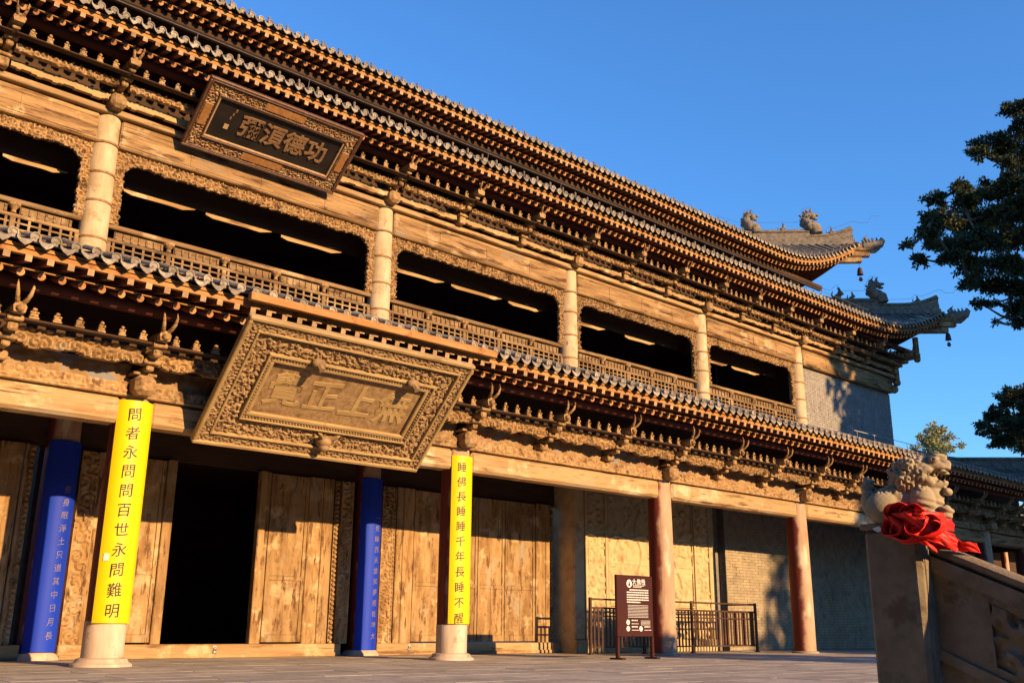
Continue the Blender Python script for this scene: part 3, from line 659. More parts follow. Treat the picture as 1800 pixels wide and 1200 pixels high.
for ri, rf in enumerate(RF):
    hip = lambda s: (rf.xc-s, rf.yc+s, rf.f(s, s))
    if ri == 0:
        m = MB(); sweep(m, [hip(s) for s in np.linspace(.3, 4.3, 12)], .22, .32, 0); m.build('hip_ridge', M['ridge'], hall); continue
    s1 = 1.75 if ri == 1 else 1.3; s2 = 3.1 if ri == 1 else 3.4
    h_lo = lambda s: .26+.34*max(0, 1-(s-.18)/.9)**2
    m = MB(); P = [hip(s) for s in np.linspace(.18, s1, 10)]; sweep(m, P, .24, [h_lo(s) for s in np.linspace(.18, s1, 10)], 0)
    P = [hip(s) for s in np.linspace(s1-.05, s2, 6)]; sweep(m, P, .28, .46, 0)
    m.build('hip_ridge', M['ridge'], hall)
    yaw = -PI/4
    spots = [(s1+(.02 if ri == 1 else -.05), .36, .92, 1), (.72, .26, .36, 0), (s1+.62, .40, .40, 0), (2.72 if ri == 1 else 2.75, .40, .60 if ri == 1 else .86, 0 if ri == 1 else 1)]
    for s_, dz, hh, kd in spots:
        b = MB(); p = hip(s_); beast(b, (p[0], p[1], p[2]+dz), hh, yaw, kd); b.build('ridge_beast', M['ridge'], hall)
    # corner beam with dragon head, pointing outward along the diagonal
    d = Vector((1, -1, 0)).normalized(); tip = Vector(hip(0)); B = MB()
    U = np.array([[d.x, -d.y, 0], [d.y, d.x, 0], [0, 0, 1]])
    for c_, hh_ in (((-.7, 0, -.40), (1.0, .11, .10)), ((-.95, 0, -.62), (.95, .10, .10)), ((-.02, 0, -.16), (.36, .13, .14))):
        B.obox(tuple(np.array(tip)+U@np.array(c_)), hh_, U, .03)
    B.build('corner_beam', M['beam'], hall)
    hd = MB(); o = tip+d*.22+Vector((0, 0, -.10)); q = lambda a, z, y=0: tuple(o+d*a+Vector((0, 0, z))+Vector((d.y*-y, d.x*y, 0)))
    hd.tube([q(-.15, -.02), q(.12, .0), q(.32, .03), q(.48, .10), q(.56, .22), q(.53, .33)], [.17, .20, .19, .15, .11, .03], 12)
    hd.tube([q(.05, -.15), q(.26, -.16), q(.44, -.08)], [.11, .10, .04], 8)
    for sy in (-1, 1):
        hd.tube([q(.0, .14, .10*sy), q(-.08, .28, .12*sy), q(.02, .38, .12*sy)], [.06, .05, .01], 6); hd.ico(q(.22, .17, .09*sy), (.055, .055, .055), 1)
        for k in range(4): hd.tube([q(-.12+.11*k, .10, .13*sy), q(-.20+.11*k, .20+.02*k, .19*sy)], [.055, .008], 5)
    for k in range(4): hd.tube([q(.02+.12*k, .14+.02*k), q(-.02+.13*k, .27+.03*k)], [.055, .008], 5)
    hd.build('dragon_head', M['ridge'], hall)
    def sof(s): return min(rf.f(s, s)-.115, rf.zd(rf.xc-s)-.16+s*(.36 if ri == 0 else .42))
    Nd = (-d.y, d.x, 0)
    for j, (sa, sb, top, bot, wd) in enumerate(((.25, 3.0, .03, .26, .20), (.75, 3.0, .262, .40, .18), (1.2, 3.0, .402, .58, .24), (1.7, 3.0, .582, .74, .18), (2.1, 3.0, .742, .92, .26))):
        B = MB(); P = [(-s, sof(s)-top) for s in np.linspace(sa, sb, 6)]+[(-s, sof(s)-bot) for s in np.linspace(sb, sa+.10, 6)]
        o_ = Vector((rf.xc, rf.yc, 0))-Vector(Nd)*wd/2; B.prism([(p[0]*math.sqrt(2), p[1]) for p in P], tuple(o_), tuple(d), (0, 0, 1), Nd, wd)
        B.build('corner_bracket', M['beam'], hall, 30)
    if ri == 2:
        B = MB(); B.tube([(23.8, 3.6, 12.3), (23.8, 3.6, 12.75)], [.12, .14], 10); B.ico((23.8, 3.6, 12.28), (.15, .15, .12), 2); B.build('hanging_post', M['beam'], hall)
    # lightning wire that follows the ridge and loops over the beasts
    wp = []
    for s_ in np.linspace(-.55, s2+.2, 40):
        p = hip(max(s_, .0)); bump_ = 0
        for bs, dz, hh, kd in spots: bump_ = max(bump_, (dz+hh*1.12)*math.exp(-((s_-bs)/(.24 if kd else .15))**4))
        base = (h_lo(max(s_, .18)) if s_ < s1 else .6)+.22
        off = min(s_, 0); wp.append((p[0]-off, p[1]+off, p[2]+max(base, bump_)+(.25 if s_ < -.3 else 0)))
    wires.tube(wp, .0055, 5)
# top-storey wall behind, main roof ridge
m = MB(); m.box(XL, 24.3, 4.15, 4.4, 11.7, 13.3); m.tube([(XL, 3.15, 12.05), (24.6, 3.15, 12.05)], .11, 10); m.box(24.1, 24.3, 4.4, 12, 11.7, 13.6); m.build('top_storey', M['dark'], hall)
m = MB(); m.box(XL, 22, 8.45, 8.7, 15.0, 16.0); m.build('main_ridge', M['ridge'], hall)
wires.tube([(XL, 1.36, 10.80), (24.5, 1.36, 10.80)], .007, 5)
for k in range(14): wires.tube([(-6+2.3*k, 1.40, 10.62), (-6+2.3*k, 1.36, 10.80)], .007, 5)
wires.build('lightning_wire', M['wire'], hall)
cb = MB(); cb.tube([(23.8, 1.9, 6.72), (28.3, 1.9, 6.74), (29.4, 1.2, 6.6)], .011, 5)
for k in range(5): cb.tube([(24.0+k*1.1, 1.9, 6.4), (24.0+k*1.1, 1.9, 6.72)], .009, 5)
cb.build('roof_cable', M['cable'], hall)
# ---- porch: ceiling, floor edge, screens of doors
m = MB(); m.box(XL, 31, .17, Y2+.1, 3.95, 4.1); m.box(XL, 31, Y2+.02, Y2+.12, 3.32, 3.96); m.build('porch_ceiling', M['dark'], hall)
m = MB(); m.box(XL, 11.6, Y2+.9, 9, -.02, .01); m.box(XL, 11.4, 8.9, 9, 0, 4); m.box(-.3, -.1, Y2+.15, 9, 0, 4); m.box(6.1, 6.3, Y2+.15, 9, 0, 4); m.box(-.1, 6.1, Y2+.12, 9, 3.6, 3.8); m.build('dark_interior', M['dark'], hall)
YD = Y2-.05                                                                     # face of the door screen
def sill(x0, x1):
    m = MB(); m.box(x0, x1, YD-.13, YD+.12, 0, .225, .015); m.box(x0+.02, x1-.02, YD-.16, YD-.131, .0, .07, .01); return m.build('threshold', M['sill'], hall)
def leaf(x0, x1, z0=.25, z1=3.3, seed=0, carve=0.012, parent=None):
    L = x1-x0; H = z1-z0
    m = MB(); m.box(x0+.004, x1-.004, YD-.02, YD+.05, z0, z1, .008)
    for a, b, c_, e in ((x0+.006, x0+.075, z0+.003, z1-.003), (x1-.075, x1-.006, z0+.003, z1-.003)): m.box(a, b, YD-.045, YD-.021, c_, e, .008)
    for c_, e in ((z0+.003, z0+.13), (z1-.11, z1-.003), (z0+H*.36, z0+H*.36+.075)): m.box(x0+.0755, x1-.0755, YD-.042, YD-.021, c_, e, .008)
    n = 2 if L > .7 else 1; w = L-.16
    for (za, zb, sc) in ((z0+.135, z0+H*.36-.004, .22), (z0+H*.36+.08, z1-.115, .42)):  # boards of the panels, each a little proud and carved shallow
        for k in range(n):
            a = x0+.08+w*k/n; b = a+w/n-.004; dd = .005*RS.rand()
            m.relief((a, YD-.024-dd, za), (1, 0, 0), (0, 0, 1), (0, -1, 0), b-a, zb-za, .026, lambda u, v: np.clip(scroll(u+a, v+za, sc, 8, seed)*1.7-.55, 0, 1), carve, .01)
    return m.build('door_leaf', M['door'], parent or hall)
def post(x0, x1, z0=.22, z1=3.32, y=-.06, mt='door'): m = MB(); m.box(x0, x1, YD+y, YD+.06, z0, z1, .012); return m.build('door_post', M[mt], hall)
def beads(x, z0=.25, z1=3.3):
    m = MB(); z = z0
    m.box(x-.05, x+.05, YD-.02, YD+.05, z0, z1)
    while z < z1: m.ico((x, YD-.035, z), (.045, .04, .04), 1); z += .088
    return tag(m.build('bead_moulding', M['carve'], hall), kind='stuff')
def carved_post(x0, x1, seed, z0=.225, z1=3.3, s=.22):
    m = MB(); w = x1-x0
    m.relief((x0, YD-.05, z0), (1, 0, 0), (0, 0, 1), (0, -1, 0), w, z1-z0, .018, lambda u, v: np.where((u < .03) | (u > w-.03), .8, scroll(u, v, s, 8, seed)), .04, .08)
    return m.build('carved_post', M['door'], hall)
sill(.28, 5.45); carved_post(.30, .60, 4); post(.60, .72); beads(.78); leaf(.90, 1.76, seed=1); post(1.76, 1.93, y=-.09)
post(3.56, 3.70, y=-.09); post(3.70, 3.80, y=-.03); leaf(3.80, 4.62, seed=2); post(4.62, 4.92); post(4.93, 5.16); beads(5.26); carved_post(5.33, 5.60, 8)
sill(6.27, 11.30); carved_post(6.30, 6.58, 12, s=.16); beads(6.62); post(6.68, 6.84); post(6.85, 7.12)
for k, (a, b) in enumerate(((7.13, 8.08), (8.085, 8.87), (8.875, 9.65), (9.655, 10.58))): leaf(a, b, seed=5+k)
post(10.59, 10.89); post(10.90, 11.03); beads(11.10)
sill(-5.4, -.28); beads(-.46); post(-.58, -.52); post(-.95, -.60)
for k, (a, b) in enumerate(((-4.6, -3.7), (-3.69, -2.85), (-2.84, -1.9), (-1.89, -.96))): leaf(a, b, seed=15+k)
for x, y, z in ((2.9, YD-.14, .15), (7.05, YD-.14, .16)):
    m = MB(); m.ico((x, y, z), (.028, .02, .032), 2); m.tube([(x-.028+.056*(.5+.5*math.cos(a)), y-.02, z-.05+.045*math.sin(a)) for a in np.linspace(.3, 2*PI-.1, 14)], .007, 6); m.box(x-.03, x+.03, y+.008, y+.018, z-.06, z+.05); m.build('ring_pull', M['steel'], hall)
m = MB(); m.box(.33, .35, YD-.40, YD-.30, 2.20, 2.24, .006); m.tube([(.34, YD-.38, 2.19), (.34, YD-.38, 2.12)], .014, 8); m.build('wall_latch', M['iron'], hall)
# ---- carved brick screen between the third and fourth columns, and the plain brick wall beyond
YR = 2.25
rw = MB(); rw.box(11.30, 16.55, YR, YR+.7, 0, 3.9); rw = rw.build('relief_wall', M['clay'], hall)
m = MB(); w = 5.25
for a, b, d in ((11.30, 11.62, .05), (11.64, 11.72, .075), (12.32, 12.40, .08), (12.43, 12.47, .055), (15.62, 15.66, .055), (15.68, 15.74, .08), (16.30, 16.38, .075), (16.40, 16.55, .05)): m.box(a, b, YR-d, YR-.001, .30, 3.85, .01)
m.box(12.41, 15.67, YR-.075, YR-.001, .95, 1.03, .01); m.box(12.41, 15.67, YR-.05, YR-.001, 1.05, 1.09, .01); m.box(11.28, 16.56, YR-.1, YR-.001, 0, .29, .015); m.build('panel_frame', M['clay'], rw)
for a, b, sd_ in ((11.74, 12.31, 3), (15.75, 16.29, 9)):
    m = MB(); m.relief((a, YR-.03, .31), (1, 0, 0), (0, 0, 1), (0, -1, 0), b-a, 3.5, .022, lambda u, v: np.clip(scroll(u, v, .30, 7, sd_)*1.4-.2, 0, 1), .035, .025); m.build('carved_band', M['clay'], rw)
def scene(u, v):
    h = np.clip(scroll(u*1.0, v, .42, 6, 21)*1.5-.45, 0, 1)*(fnoise(u, v, 1.2, 4) > -.08)
    mount = np.clip(1-np.abs(v-(1.35+.28*np.sin(u*2.1)+.12*np.sin(u*5.3+1)))*22, 0, 1)
    tr = np.clip(1-np.abs(u-(2.55+.14*np.sin(v*4)))*26, 0, 1)+np.clip(1-np.abs(u-(1.05+.10*np.sin(v*5+2)))*26, 0, 1)
    step = np.clip(1-np.abs(((v*1.6) % 1)-.5)*30, 0, 1)*.3
    return np.clip(h*.7+mount+tr+step, 0, 1)
m = MB(); m.relief((12.48, YR-.02, 1.10), (1, 0, 0), (0, 0, 1), (0, -1, 0), 3.13, 2.7, .018, scene, .05, .015); m.build('carved_panel', M['clay'], rw)
m = MB(); m.relief((12.48, YR-.02, .31), (1, 0, 0), (0, 0, 1), (0, -1, 0), 3.13, .62, .022, lambda u, v: scroll(u, v, .25, 7, 30), .03, .015); m.build('carved_band', M['clay'], rw)
bw = MB(); bw.box(17.1, 30.9, YR+.012, YR+.7, 0, 3.9); bw.box(16.55, 17.12, YR+.22, YR+.7, 0, 3.9); lw = bw.build('low_brick_wall', M['mortar'], hall)
st = MB(); z = .02; r = 0
while z < 3.85:
    x = 17.105-(.14 if r % 2 else 0)
    while x < 30.9:
        x0, x1 = max(x, 17.105), min(x+.29, 30.9)
        if x1-x0 > .05: st.box(x0, x1, YR-.004*RS.rand(), YR+.02, z, z+.068)
        x += .297
    z += .0765; r += 1
tag(st.build('bricks', M['lowbrick'], lw, None), kind='stuff')

# ================================================================ things that hang on the hall
def frame_sys(x0, yb, zb, yt, zt):
    O = np.array((x0, yb, zb)); V = np.array((0, yt-yb, zt-zb)); H = np.linalg.norm(V); V = V/H; U = np.array((1., 0, 0)); N = np.array((0, -V[2], V[1]))
    return O, U, V, N, H
def bar(m, S_, u0, u1, v0, v1, n0, n1, b=.008):
    O, U, V, N, H = S_
    c = O+U*(u0+u1)/2+V*(v0+v1)/2+N*(n0+n1)/2; m.obox(tuple(c), ((u1-u0)/2, (v1-v0)/2, (n1-n0)/2), np.array([U, V, N]).T, b)
def ring(m, S_, Wd, H, a, b, n0, n1, bv=.01):
    """rectangular frame between inset a and inset b"""
    bar(m, S_, a, Wd-a, a, b, n0, n1, bv); bar(m, S_, a, Wd-a, H-b, H-a, n0, n1, bv); bar(m, S_, a, b, b+.001, H-b-.001, n0, n1, bv); bar(m, S_, Wd-b, Wd-a, b+.001, H-b-.001, n0, n1, bv)
def ring_relief(m, S_, Wd, H, a, b, n, res, s, dep, seed, fn=None):
    O, U, V, N, _ = S_; w = b-a
    for (u, v, ww, hh) in ((a, a, Wd-2*a, w), (a, H-b, Wd-2*a, w), (a, b, w, H-2*b), (Wd-b, b, w, H-2*b)):
        m.relief(O+U*u+V*v+N*n, U, V, N, ww, hh, res, fn or (lambda p, q: scroll(p+u, q+v, s, 8, seed)), dep, .03)
def put(m, S_, ch, u, v, size, n, **k):
    O, U, V, N, _ = S_; g, f = glyph(ch, size, **k)
    if len(g): m.add(O+(g[:, :1]+u)*U+(g[:, 1:2]+v)*V+(g[:, 2:3]+n)*N, f)
# -- great carved plaque over the doorway
S1 = frame_sys(.81, -.28, 3.14, -1.85, 4.72); Wd, H = 4.07, S1[4]
p1 = empty('carved_plaque', (2.85, -1.0, 3.9), 'huge bare wood name plaque with a deep dragon carved frame over the open doorway', 'plaque')
m = MB(); bar(m, S1, .03, Wd-.03, .03, H-.03, -.07, -.022); m.build('backing', M['plaquecarve'], p1)
m = MB(); ring(m, S1, Wd, H, 0, .065, -.05, .07, .015); ring(m, S1, Wd, H, .20, .235, -.02, .065, .01); m.build('outer_moulding', M['plaque'], p1)
m = MB(); ring_relief(m, S1, Wd, H, .066, .199, .02, .016, .11, .03, 2); m.build('scroll_border', M['plaquecarve'], p1)
def dragon(p, q): return np.clip(.6*scroll(p, q, .19, 7, 40)+.45*scroll(p, q, .085, 6, 41), 0, 1.1)
m = MB(); O, U, V, N, _ = S1
for (u, v, ww, hh) in ((.236, .236, Wd-.472, .26), (.236, H-.496, Wd-.472, .26), (.236, .497, .29, H-.994), (Wd-.526, .497, .29, H-.994)):
    m.relief(O+U*u+V*v+N*-.02, U, V, N, ww, hh, .013, lambda p, q: dragon(p+u, q+v), .055, .02)
m.ico(tuple(O+U*2.05+V*.36+N*.08), (.13, .13, .11), 2); m.ico(tuple(O+U*2.05+V*.30+N*.15), (.09, .08, .07), 2)
for sx in (-1, 1): m.tube([tuple(O+U*(2.05+sx*.08)+V*.44+N*.1), tuple(O+U*(2.05+sx*.15)+V*.52+N*.14), tuple(O+U*(2.05+sx*.2)+V*.54+N*.12)], [.04, .03, .008], 6)
m.build('dragon_border', M['plaquecarve'], p1)
for (a, u_, v_) in ((0, 1.30, H-.50), (1, 3.05, H-.52)):
    m = MB(); m.ico(tuple(O+U*u_+V*v_+N*.10), (.12, .08, .08), 2); m.tube([tuple(O+U*u_+V*v_+N*.1), tuple(O+U*(u_+.02)+V*(v_-.03)+N*.24)], [.07, .05], 8); m.build('carved_head', M['plaquecarve'], p1)
m = MB(); ring(m, S1, Wd, H, .527, .56, -.02, .07, .008); ring(m, S1, Wd, H, .60, .665, -.02, .045, .012); m.build('inner_moulding', M['plaque'], p1)
m = MB()
for (u0, u1, vv) in ((.58, Wd-.58, .58), (.58, Wd-.58, H-.58)):
    for x in np.arange(u0, u1, .052): m.ico(tuple(O+U*x+V*vv+N*.045), (.02, .02, .02), 1)
for vv0 in (.58, Wd-.58):
    for y in np.arange(.63, H-.62, .052): m.ico(tuple(O+U*vv0+V*y+N*.045), (.02, .02, .02), 1)
bar(m, S1, .561, Wd-.561, .561, .599, -.02, .03, 0); bar(m, S1, .561, Wd-.561, H-.599, H-.561, -.02, .03, 0); bar(m, S1, .561, .599, .6, H-.6, -.02, .03, 0); bar(m, S1, Wd-.599, Wd-.561, .6, H-.6, -.02, .03, 0)
tag(m.build('bead_border', M['plaquecarve'], p1), kind='stuff')
m = MB(); bar(m, S1, .64, Wd-.64, .64, H-.64, -.05, -.035, 0); m.build('field', M['plaque'], p1)
for k, ch in enumerate('覺正上無'):
    m = MB(); put(m, S1, ch, 1.06+.65*k, H/2-.0, .60, -.028, bold=.012, ext=.009, bev=.008, slant=.05, seed=k); m.build('character', M['plaque'], p1, 30)
# mounting board above it, part of the hall's eave
m = MB(); m.box(.86, 5.47, -1.745, -1.64, 4.975, 5.095, .008); m.build('mounting_board', M['eaveboard'], hall)
for x in np.arange(1.0, 5.4, .255): m = MB(); m.box(x, x+.09, -1.58, -1.56, 4.905, 4.925); m.build('board_peg', M['flyend'], hall)
# -- lacquered plaque on the gallery
S2 = frame_sys(1.22, 2.45, 9.14, 1.33, 10.07); Wd, H = 3.28, S2[4]
p2 = empty('lacquered_plaque', (2.85, 1.9, 9.6), 'black lacquered name plaque in an ornate painted frame tilted under the gallery eave', 'plaque')
m = MB(); bar(m, S2, .02, Wd-.02, .02, H-.02, -.06, -.032); m.build('backing', M['bmould'], p2)
m = MB(); ring(m, S2, Wd, H, 0, .05, -.05, .05, .012); ring(m, S2, Wd, H, .052, .075, -.03, .05, .006); ring(m, S2, Wd, H, .275, .30, -.03, .05, .006); m.build('outer_moulding', M['bmould'], p2)
m = MB(); ring_relief(m, S2, Wd, H, .076, .274, .0, .014, .10, .03, 3); m.build('carved_border', M['bframe'], p2)
for (u, v, ww, hh) in ((1.15, .10, .85, .15), (1.15, H-.25, .85, .15), (.10, .5, .15, .45), (Wd-.25, .5, .15, .45)):
    m = MB(); bar(m, S2, u, u+ww, v, v+hh, .0, .036, .01); m.build('border_panel', M['bframe2'], p2)
m = MB(); ring(m, S2, Wd, H, .302, .335, -.03, .03, .01); m.build('inner_moulding', M['flyend'], p2)
m = MB(); bar(m, S2, .32, Wd-.32, .32, H-.32, -.03, -.015, 0); m.build('field', M['bfield'], p2)
for k, ch in enumerate('彌湏德功'):
    m = MB(); put(m, S2, ch, 1.10+.47*k, H/2+.02, .46, -.01, bold=.012, ext=.012, bev=.006, slant=.04, seed=k+9); m.build('character', M['bglyph'], p2, 30)
for k, (u, v, s) in enumerate(((.70, .93, .07), (.67, .85, .06), (.645, .77, .06))):
    m = MB(); bar(m, S2, u, u+s*.5, v, v+s, -.014, -.008, .002); m.build('signature_mark', M['bglyph'], p2)
m = MB(); bar(m, S2, .60, .69, .56, .66, -.014, -.004, .004); m.build('seal_mark', M['seal'], p2)
# -- curved couplet boards on the columns
def couplet(name, text, x, y, r, z0, z1, half, mt, ink, label, chars0, pitch, size, uoff, hang=False, bold=.012):
    o = empty(name, (x, y-r, z0), label, 'couplet board', 'couplet boards on the porch columns')
    m = MB(); n = 22; an = [-PI/2+half*(2*k/n-1) for k in range(n+1)]
    pin = [(x+(r-.026)*math.cos(a), y+(r-.026)*math.sin(a)) for a in an]; pout = [(x+r*math.cos(a), y+r*math.sin(a)) for a in an]
    vs = [(p[0], p[1], z) for z in (z0, z1) for p in pout]+[(p[0], p[1], z) for z in (z0, z1) for p in pin]; k = n+1
    fs = [(i, i+1, k+i+1, k+i) for i in range(n)]+[(2*k+i+1, 2*k+i, 3*k+i, 3*k+i+1) for i in range(n)]+[(i+1, i, 2*k+i, 2*k+i+1) for i in range(n)]+[(k+i, k+i+1, 3*k+i+1, 3*k+i) for i in range(n)]+[(0, k, 3*k, 2*k), (k-1, 3*k-1, 4*k-1, 2*k-1)]
    m.add(vs, fs); m.build('board', M[mt], o, 40)
    for i, ch in enumerate(text):
        g, f = glyph(ch, size, bold=bold, slant=.12, seed=i+len(text)*3+int(x), cut=True)
        if not len(g): continue
        zc = chars0-pitch*i; a = -PI/2+(g[:, 0]+uoff)/r; rr = r+.003
        m = MB(); m.add(np.stack([x+rr*np.cos(a), y+rr*np.sin(a), zc+g[:, 1]], 1), f); m.build('character', M[ink], o, None)
    return o
A = couplet('yellow_couplet_board', '問者永問問百世永問難明', 0, 0, .305, .56, 3.60, .98, 'yellow', 'ink', 'yellow couplet board with black characters on the column left of the open doorway', 3.40, .268, .200, -.045, bold=.006)
m = MB(); a = -PI/2-.66; m.obox((.309*math.cos(a), .309*math.sin(a), 1.42), (.035, .004, .05), np.array(Matrix.Rotation(a+PI/2, 3, 'Z'))); m.build('paper_tag', M['paper'], A)
couplet('yellow_couplet_board', '睡佛長睡睡千年長睡不醒', 6, 0, .305, .60, 3.52, .90, 'yellow', 'ink', 'yellow couplet board with black characters on the column right of the great plaque', 3.31, .262, .190, -.08, bold=.006)
couplet('blue_couplet_board', '隻身眠淨土只道其中日月長', 0, Y2, .30, .12, 3.40, 1.0, 'blue', 'gilt', 'blue couplet board on the inner column behind and left of the first yellow board', 2.62, .205, .13, .09, bold=.0)
couplet('blue_couplet_board', '一覺睡西天誰知夢裡乾坤大', 6, Y2, .30, .10, 3.40, 1.0, 'blue', 'gilt', 'blue couplet board on the inner column right of the open doorway', 2.62, .205, .13, .09, bold=.0)
# -- wind bells
def bell(x, y, z, label):
    o = empty('wind_bell', (x, y, z), label, 'wind bell', 'wind bells under the roof corners')
    m = MB(); m.lathe([(.02, 0), (.06, -.02), (.085, -.10), (.10, -.22), (.115, -.27), (.10, -.27), (.02, -.1)], (x, y, z), 14); m.tube([(x, y, z+.30), (x, y, z-.01)], .007, 6); m.build('bell_cup', M['bell'], o)
    m = MB(); m.tube([(x, y, z-.1), (x, y, z-.40)], .006, 6); m.prism([(-.05, 0), (.05, 0), (.075, -.12), (.0, -.17), (-.075, -.12)], (x, y-.005, z-.36), (.7, -.7, 0), (0, 0, 1), (.7, .7, 0), .014); m.build('clapper', M['bell'], o)
bell(29.35, .95, 10.92, 'dark wind bell under the shaded lower right roof corner')
bell(25.75, 2.2, 12.86, 'dark wind bell under the sunlit top roof corner')
# ================================================================ sign and iron fence
sg = empty('info_sign', (9.45, -1.2, 0), 'maroon information sign with white lettering on two legs in front of the iron fence', 'sign')
m = MB(); m.box(8.93, 9.96, -1.23, -1.17, .40, 1.52, .012); m.build('sign_board', M['signred'], sg)
for x in (8.96, 9.93):
    m = MB(); m.box(x-.03, x+.03, -1.235, -1.165, 0, .399, .008); m.box(x-.05, x+.05, -1.36, -1.04, 0, .03, .006); m.build('leg', M['signred'], sg)
SS = (np.array((8.93, -1.232, .40)), np.array((1., 0, 0)), np.array((0, 0, 1.)), np.array((0, -1., 0)), 1.12)
m = MB()
for k, ch in enumerate('大佛殿'): put(m, SS, ch, .50+.13*k, 1.0, .12, .001, bold=.012, slant=0)
m.build('title', M['white'], sg, None)
def discp(m, u, v, r, n=20): O, U, V, N, _ = SS; m.add([O+U*(u+r*math.cos(2*PI*k/n))+V*(v+r*math.sin(2*PI*k/n))+N*.001 for k in range(n)], [tuple(range(n))])
m = MB(); discp(m, .355, .965, .075); m.build('logo_disc', M['white'], sg, None)
m = MB(); O, U, V, N, _ = SS; m.prism([(-.035, -.04), (.035, -.04), (.02, -.005), (.012, .01), (.014, .03), (0, .045), (-.014, .03), (-.012, .01), (-.02, -.005)], O+U*.355+V*.965+N*.0015, U, V, N, .001); m.build('logo_figure', M['signred'], sg, None)
m = MB(); rs = np.random.RandomState(3)
def line(u0, u1, v, h, gap=.02):
    u = u0
    while u < u1:
        w = min(.012+.05*rs.rand(), u1-u); bar(m, SS, u, u+w, v, v+h, .0005, .0012, 0); u += w+gap*(.3+rs.rand()*.5)
line(.46, .78, .925, .012, .008); line(.46, .70, .90, .012, .008)
for k in range(6): line(.28 if k else .36, (.90 if k != 5 else .66), .84-k*.045, .022, .014)
for k in range(9): line(.30, .88, .565-k*.027, .007, .006)
for (u, v) in ((.30, .26), (.30, .145), (.66, .145)):
    line(u+.10, u+.27, v+.025, .02, .014); line(u+.10, u+.30, v-.03, .010, .008)
for k in range(4): line(.66, .93, .285-k*.024, .007, .006)
tag(m.build('sign_text', M['white'], sg, None), kind='stuff')
for (u, v) in ((.30, .26), (.30, .145), (.66, .145)):
    m = MB(); discp(m, u, v, .048); m.build('icon_disc', M['white'], sg, None)
fc = empty('iron_fence', (13.9, 1.3, 0), 'brown iron fence with upright bars in front of the carved brick screen', 'fence')
def fpost(x, y): m = MB(); m.box(x-.03, x+.03, y-.03, y+.03, 0, 1.19, .006); m.box(x-.05, x+.05, y-.05, y+.05, 0, .02); m.build('fence_post', M['iron'], fc)
def panel(x0, y0, x1, y1):
    d = Vector((x1-x0, y1-y0, 0)); L = d.length; d.normalize(); U_ = np.array([[d.x, -d.y, 0], [d.y, d.x, 0], [0, 0, 1]])
    for z in (1.155, .97, .80, .15):
        m = MB(); m.obox(((x0+x1)/2, (y0+y1)/2, z), (L/2-.031, .018, .02 if z > .9 else .014), U_, .004); m.build('fence_rail', M['iron'], fc)
    n = int(L/.118)
    for k in range(1, n):
        c = Vector((x0, y0, 0))+d*(L*k/n); m = MB(); m.obox((c.x, c.y, .56), (.024, .010, .40), U_, .003); m.build('fence_bar', M['iron'], fc)
for a, b in ((10.85, 12.6), (12.6, 14.35), (14.35, 16.95)): panel(a, 1.3, b, 1.3)
panel(16.95, 1.3, 16.98, 2.22)
for x in (10.85, 12.6, 14.35, 16.95): fpost(x, 1.3)
# ================================================================ stairs, stone balustrade with lion, red cloth
m = MB()
for k in range(7): m.box(-.2, 6.2, TY0-.34*(k+1), TY0-.34*k-.003, -1.05, -.15*(k+1), .012)
tag(m.build('stairs', M['stone']), kind='structure')
bl = empty('stone_balustrade', (-.36, -11.63, 0), 'stone stair balustrade with a newel post carrying a carved lion', 'balustrade')
NX0, NX1, NY0, NY1, NZ = -.50, -.22, -11.77, -11.49, 1.045
m = MB(); m.box(NX0, NX1, NY0, NY1, -.15, NZ, .02)
m.box(NX0+.045, NX1-.045, NY0-.006, NY0+.01, .15, NZ-.10, .004)
m.build('newel_post', M['stone'], bl)
m = MB(); m.box(NX0-.012, NX1+.012, NY0-.012, NY1+.012, NZ+.001, NZ+.03, .012); m.build('newel_cap', M['stone'], bl)
sl_ = math.tan(R(24.2)); y0, y1 = NY0, NY0-2.35; yb = y1
zr = lambda y: .955+(y-NY0)*sl_
m = MB(); xr = -.355; P = [(xr, y0+.0, zr(y0)), (xr, (y0+y1)/2, zr((y0+y1)/2)), (xr, y1, zr(y1))]
vs = []
for p in P:
    for k in range(10):
        a = 2*PI*(k+.5)/10; vs.append((p[0]+.052*math.cos(a), p[1], p[2]+.036*math.sin(a)))
m.add(vs, [(i*10+k, i*10+(k+1) % 10, (i+1)*10+(k+1) % 10, (i+1)*10+k) for i in range(2) for k in range(10)]); m.build('handrail', M['stone'], bl)
m = MB(); xa, xb = -.405, -.305
def slab(z0, z1, xa, xb, ya=y0, yb=y1): 
    v = [(x, y, zr(y)+z) for x in (xa, xb) for y in (ya, yb) for z in (z0, z1)]
    m.add(v, [(0, 1, 3, 2), (4, 6, 7, 5), (0, 4, 5, 1), (2, 3, 7, 6), (0, 2, 6, 4), (1, 5, 7, 3)])
slab(-.115, -.038, xa-.006, xb+.006); slab(-1.05, -.52, xa, xb); slab(-.519, -.47, xa-.012, xb+.012)
slab(-.47, -.115, xa+.004, xb-.004, y0, y0-.26); slab(-.47, -.115, xa+.026, xb-.026, y0-.26, yb)
slab(-.468, -.43, xa+.004, xa+.0255, y0-.2605, yb); slab(-.15, -.117, xa+.004, xa+.0255, y0-.2605, yb)
Lr = (y0-.262)-yb; cs_ = math.cos(math.atan(sl_))
m.relief((xa+.025, y0-.262, zr(y0-.262)-.428), (0, -cs_, -math.sin(math.atan(sl_))), (0, 0, 1), (-1, 0, 0), Lr/cs_, .276, .011, lambda u, v: np.clip(scroll(u, v, .17, 7, 50)*1.5-.3, 0, 1), .026, .004)
slab(-.95, -.62, xa-.014, xa-.001, y0-.2, y0-.26); slab(-.95, -.62, xa-.014, xa-.001, y0-.8, y0-.86)
m.build('balustrade_panel', M['stone'], bl, 30)
